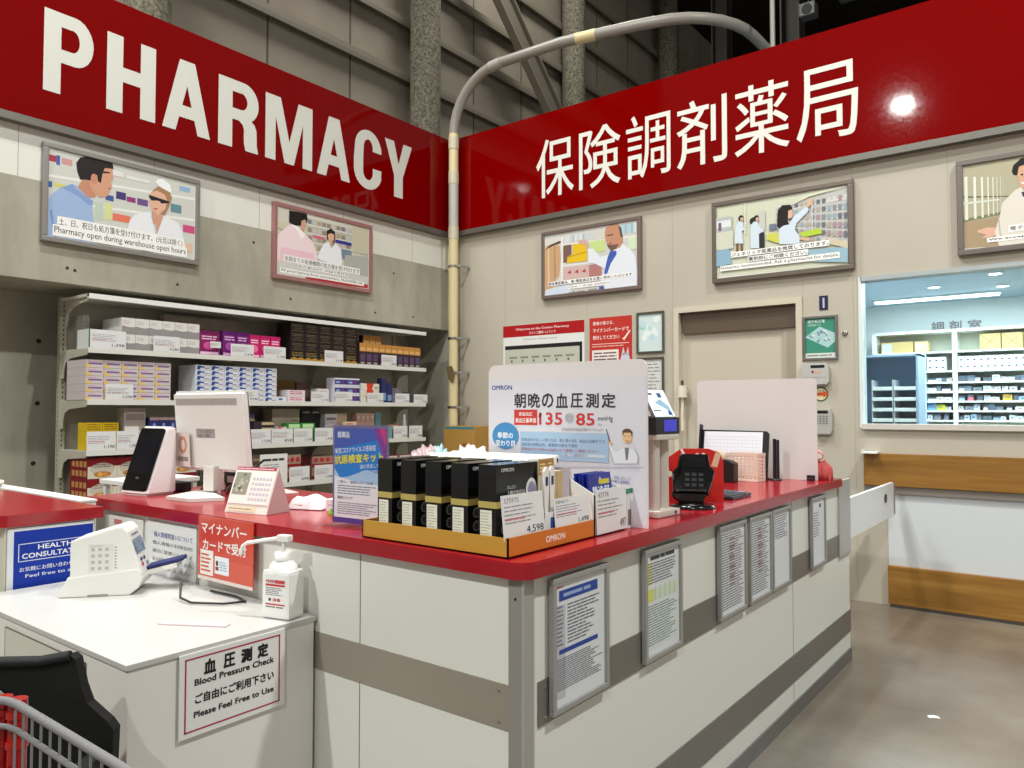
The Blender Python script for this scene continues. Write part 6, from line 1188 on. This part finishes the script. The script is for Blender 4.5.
# sanitizer bottle
t = thing('sanitizer_bottle', 'square white pump bottle of sanitizer with red-striped label', 'bottle', (-2.035, 1.46, ZB), R(14))
a = G(); a.box(-.052, .052, -.035, .035, 0, .145, (236, 236, 232), 'satin', .012)
a.lathe([(.05, .135), (.046, .158), (.03, .172), (.022, .176)], (236, 236, 232), 'satin', 20, sy=.72); a.build('bottle_body', t)
a = G(); a.lathe([(.026, .174), (.026, .198), (.02, .2)], (240, 238, 234), n=20); a.cyl((0, 0, .2), (0, 0, .232), .006, (232, 230, 226)); a.build('cap', t)
a = G(); a.box(-.018, .026, -.012, .012, .23, .25, (240, 238, 234), 'satin', .004); a.tube([(-.01, 0, .24), (-.115, -.03, .222), (-.128, -.034, .212), (-.136, -.036, .185)], .006, (240, 238, 234), 'satin'); a.build('pump_nozzle', t)
a = G(); y = -.0355; a.txt('手指消毒用', -.036, .0, .108, .118, (190, 40, 50), y, 1, .01); a.rect(.0, .036, .108, .118, (200, 70, 76), y, 1); a.rect(-.036, .036, .099, .105, (196, 50, 58), y, 1); a.lines(-.036, .034, .07, .096, 5, (110, 110, 112), y, 1, .35); a.ell(-.02, .058, .005, .005, (90, 70, 60), y, 1); a.txt('消毒', -.01, .02, .053, .063, (196, 60, 60), y, 1, .01); a.rect(-.036, .036, .042, .046, (196, 50, 58), y, 1); a.lines(-.036, .036, .032, .04, 1, (120, 120, 120), y, 1); a.build('label', t)
t.scale = (1.04, 1.04, 1.02)
g = G(); g.box(-.11, .11, -.015, .015, 0, .004, (230, 208, 210), 'paper'); tag(g.build('paper_strip', None, (-2.17, 1.24, ZB), R(30)), 'faint pink paper strip on the white table near the bottle', 'paper')

# ================================================================== CHAIR AND TROLLEY, CLOSE BY
t = thing('plastic_chair', 'black moulded plastic armchair beside the white table corner', 'chair', (-1.985, .645, 0), YAW)
K = (6, 6, 7)
bk = [(-.34, .44), (.274, .44), (.276, .725), (.262, .742), (.212, .782), (.195, .82), (.178, .878), (.165, .887), (.10, .872), (.0, .87), (-.12, .87), (-.25, .887), (-.28, .85), (-.32, .76), (-.36, .72)]
bm = bmesh.new(); n = len(bk)
f_ = lambda z: .10*max(0, z-.6)
lo = [bm.verts.new((x, f_(z), z)) for x, z in bk]; hi = [bm.verts.new((x, .03+f_(z), z)) for x, z in bk]
bm.faces.new(lo); bm.faces.new(hi[::-1])
for i in range(n): bm.faces.new((lo[i], hi[i], hi[(i+1) % n], lo[(i+1) % n]))
bmesh.ops.recalc_face_normals(bm, faces=bm.faces[:]); bmesh.ops.triangulate(bm, faces=[f for f in bm.faces if len(f.verts) > 4])
a = G(); a.bm(bm, K, 'matte'); a.tube([(-.26, .03, .885), (-.12, .026, .872), (.0, .026, .872), (.10, .026, .874), (.165, .03, .885)], .013, (26, 28, 29), 'matte', 10); a.build('backrest', t)
a = G(); a.prism([(-.045, .775), (-.045, .805), (-.03, .815), (.015, .812), (.028, .80), (.026, .778), (.01, .77)], .016, .0175, (168, 164, 152), 'matte'); a.build('hand_slot', t)
a = G(); a.box(-.28, .26, -.42, .0, .40, .44, K, 'matte', .014); a.build('seat', t)
for x in (-.33, .235): a = G(); a.box(x, x+.04, -.38, -.002, .66, .69, K, 'matte', .012); a.box(x+.003, x+.037, -.38, -.33, .43, .665, K, 'matte', .01); a.build('armrest', t)
for x, y in ((-.27, -.40), (.21, -.40), (-.27, -.06), (.21, -.06)): a = G(); a.box(x, x+.045, y, y+.045, 0, .405, K, 'matte', .006); a.build('leg', t)

t = thing('shopping_cart', 'grey wire shopping trolley with red plastic corner, cut by the frame', 'cart', (0, 0, 0))
GM = (118, 118, 120); CZ = .966; CY = .50; CX = -1.46
rail = [(-1.60, .30, CZ), (-1.52, .425, CZ), (-1.485, .468, CZ), (-1.462, .486, CZ), (-1.44, .496, CZ), (-1.41, CY, CZ), (-1.0, CY, CZ), (-.62, CY, CZ)]
a = G(); a.tube(rail, .0068, GM, 'satin', 12); a.build('top_rail', t)
for z in (CZ-.042, CZ-.12, .62, .45):
    a = G(); a.tube([(p_[0], p_[1], z) for p_ in rail], .0045, GM, 'satin', 8); a.build('wire_rail', t)
x = -1.425; k = 0
while x < -.64:
    a = G(); a.cyl((x, CY+.002, .44), (x, CY+.002, CZ-.004), .0021, GM, 'satin', 8); a.build('wire', t); x += .0345
for k in range(7):
    f_ = k/7; a = G(); a.cyl((-1.60+.115*f_, .30+.168*f_, .44), (-1.60+.115*f_, .30+.168*f_, CZ-.004), .0021, GM, 'satin', 8); a.build('wire', t)
for i in range(2):
    a = G(); x = -1.488+i*.03; a.cyl((x, .505+i*.012, .5), (x, .505+i*.012, CZ-.006), .015, (150, 6, 8), 'gloss', 16)
    for z in (.6, .7, .8, .88, .93): a.cyl((x, .505+i*.012, z), (x, .505+i*.012, z+.012), .0175, (164, 8, 8), 'gloss', 16)
    a.build('corner_bumper', t)
a = G()
for k in range(14): a.cyl((-1.46+k*.06, .0, .44), (-1.46+k*.06, CY, .44), .0021, GM, 'satin', 8)
a.build('basket_floor', t)
a = G(); a.tube([(-1.46, CY, .44), (-1.42, CY, .2), (-1.42, CY-.02, .14)], .012, GM, 'satin', 10); a.tube([(-.62, CY, .44), (-.66, CY, .2), (-.66, CY-.02, .14)], .012, GM, 'satin', 10); a.tube([(-1.42, CY, .2), (-.66, CY, .2)], .012, GM, 'satin', 10); a.build('undercarriage', t)
for x in (-1.42, -.66): a = G(); a.cyl((x, CY-.035, .06), (x, CY-.005, .06), .06, (40, 40, 42), 'satin', 24); a.build('wheel', t)
g = G(); g.prism([(0, 0), (.05, .0), (.03, .004), (.008, .003)], 0, .03, (236, 236, 232), 'paper'); g.T = Matrix.Identity(4)
tag(g.build('paper_scrap', None, (-.64, 4.05, .001), R(30)), 'tiny white paper scrap on the brown floor', 'scrap')
# ================================================================== LIGHT
wd = bpy.data.worlds.new('world'); SC.world = wd; wd.use_nodes = True
bg = wd.node_tree.nodes['Background']; bg.inputs['Color'].default_value = (.985, 1.0, .965, 1); bg.inputs['Strength'].default_value = .30
def lamp(x, y, z, w, size=.28, col=(.99, 1, .955)):
    l = bpy.data.lights.new('high_bay_or_fill', 'AREA'); l.shape = 'DISK'; l.size = size; l.energy = w; l.color = col
    o = bpy.data.objects.new('high_bay_or_fill_lamp', l); COL.objects.link(o); o.location = (x, y, z); return o
lamp(-3.1, -5.5, 8, 540)
lamp(2.2, -5.5, 8, 420)
lamp(2.4, 3.2, 8, 420)
lamp(-2.6, 1.6, 8, 240)
lamp(-7.0, 1.5, 12, 750, 2.5)  # added fill light, not a known fitting: brightens the warehouse outer wall
lamp(-6.5, 10, 12, 300, 2.5)  # second added fill, lifts the outer wall farther down the hall
l = bpy.data.lights.new('dispensary', 'AREA'); l.shape = 'RECTANGLE'; l.size = 3; l.size_y = 2; l.energy = 185; l.color = (.93, .99, 1)
o = bpy.data.objects.new('dispensary_ceiling_light', l); COL.objects.link(o); o.location = (-.3, 8.1, 2.66)
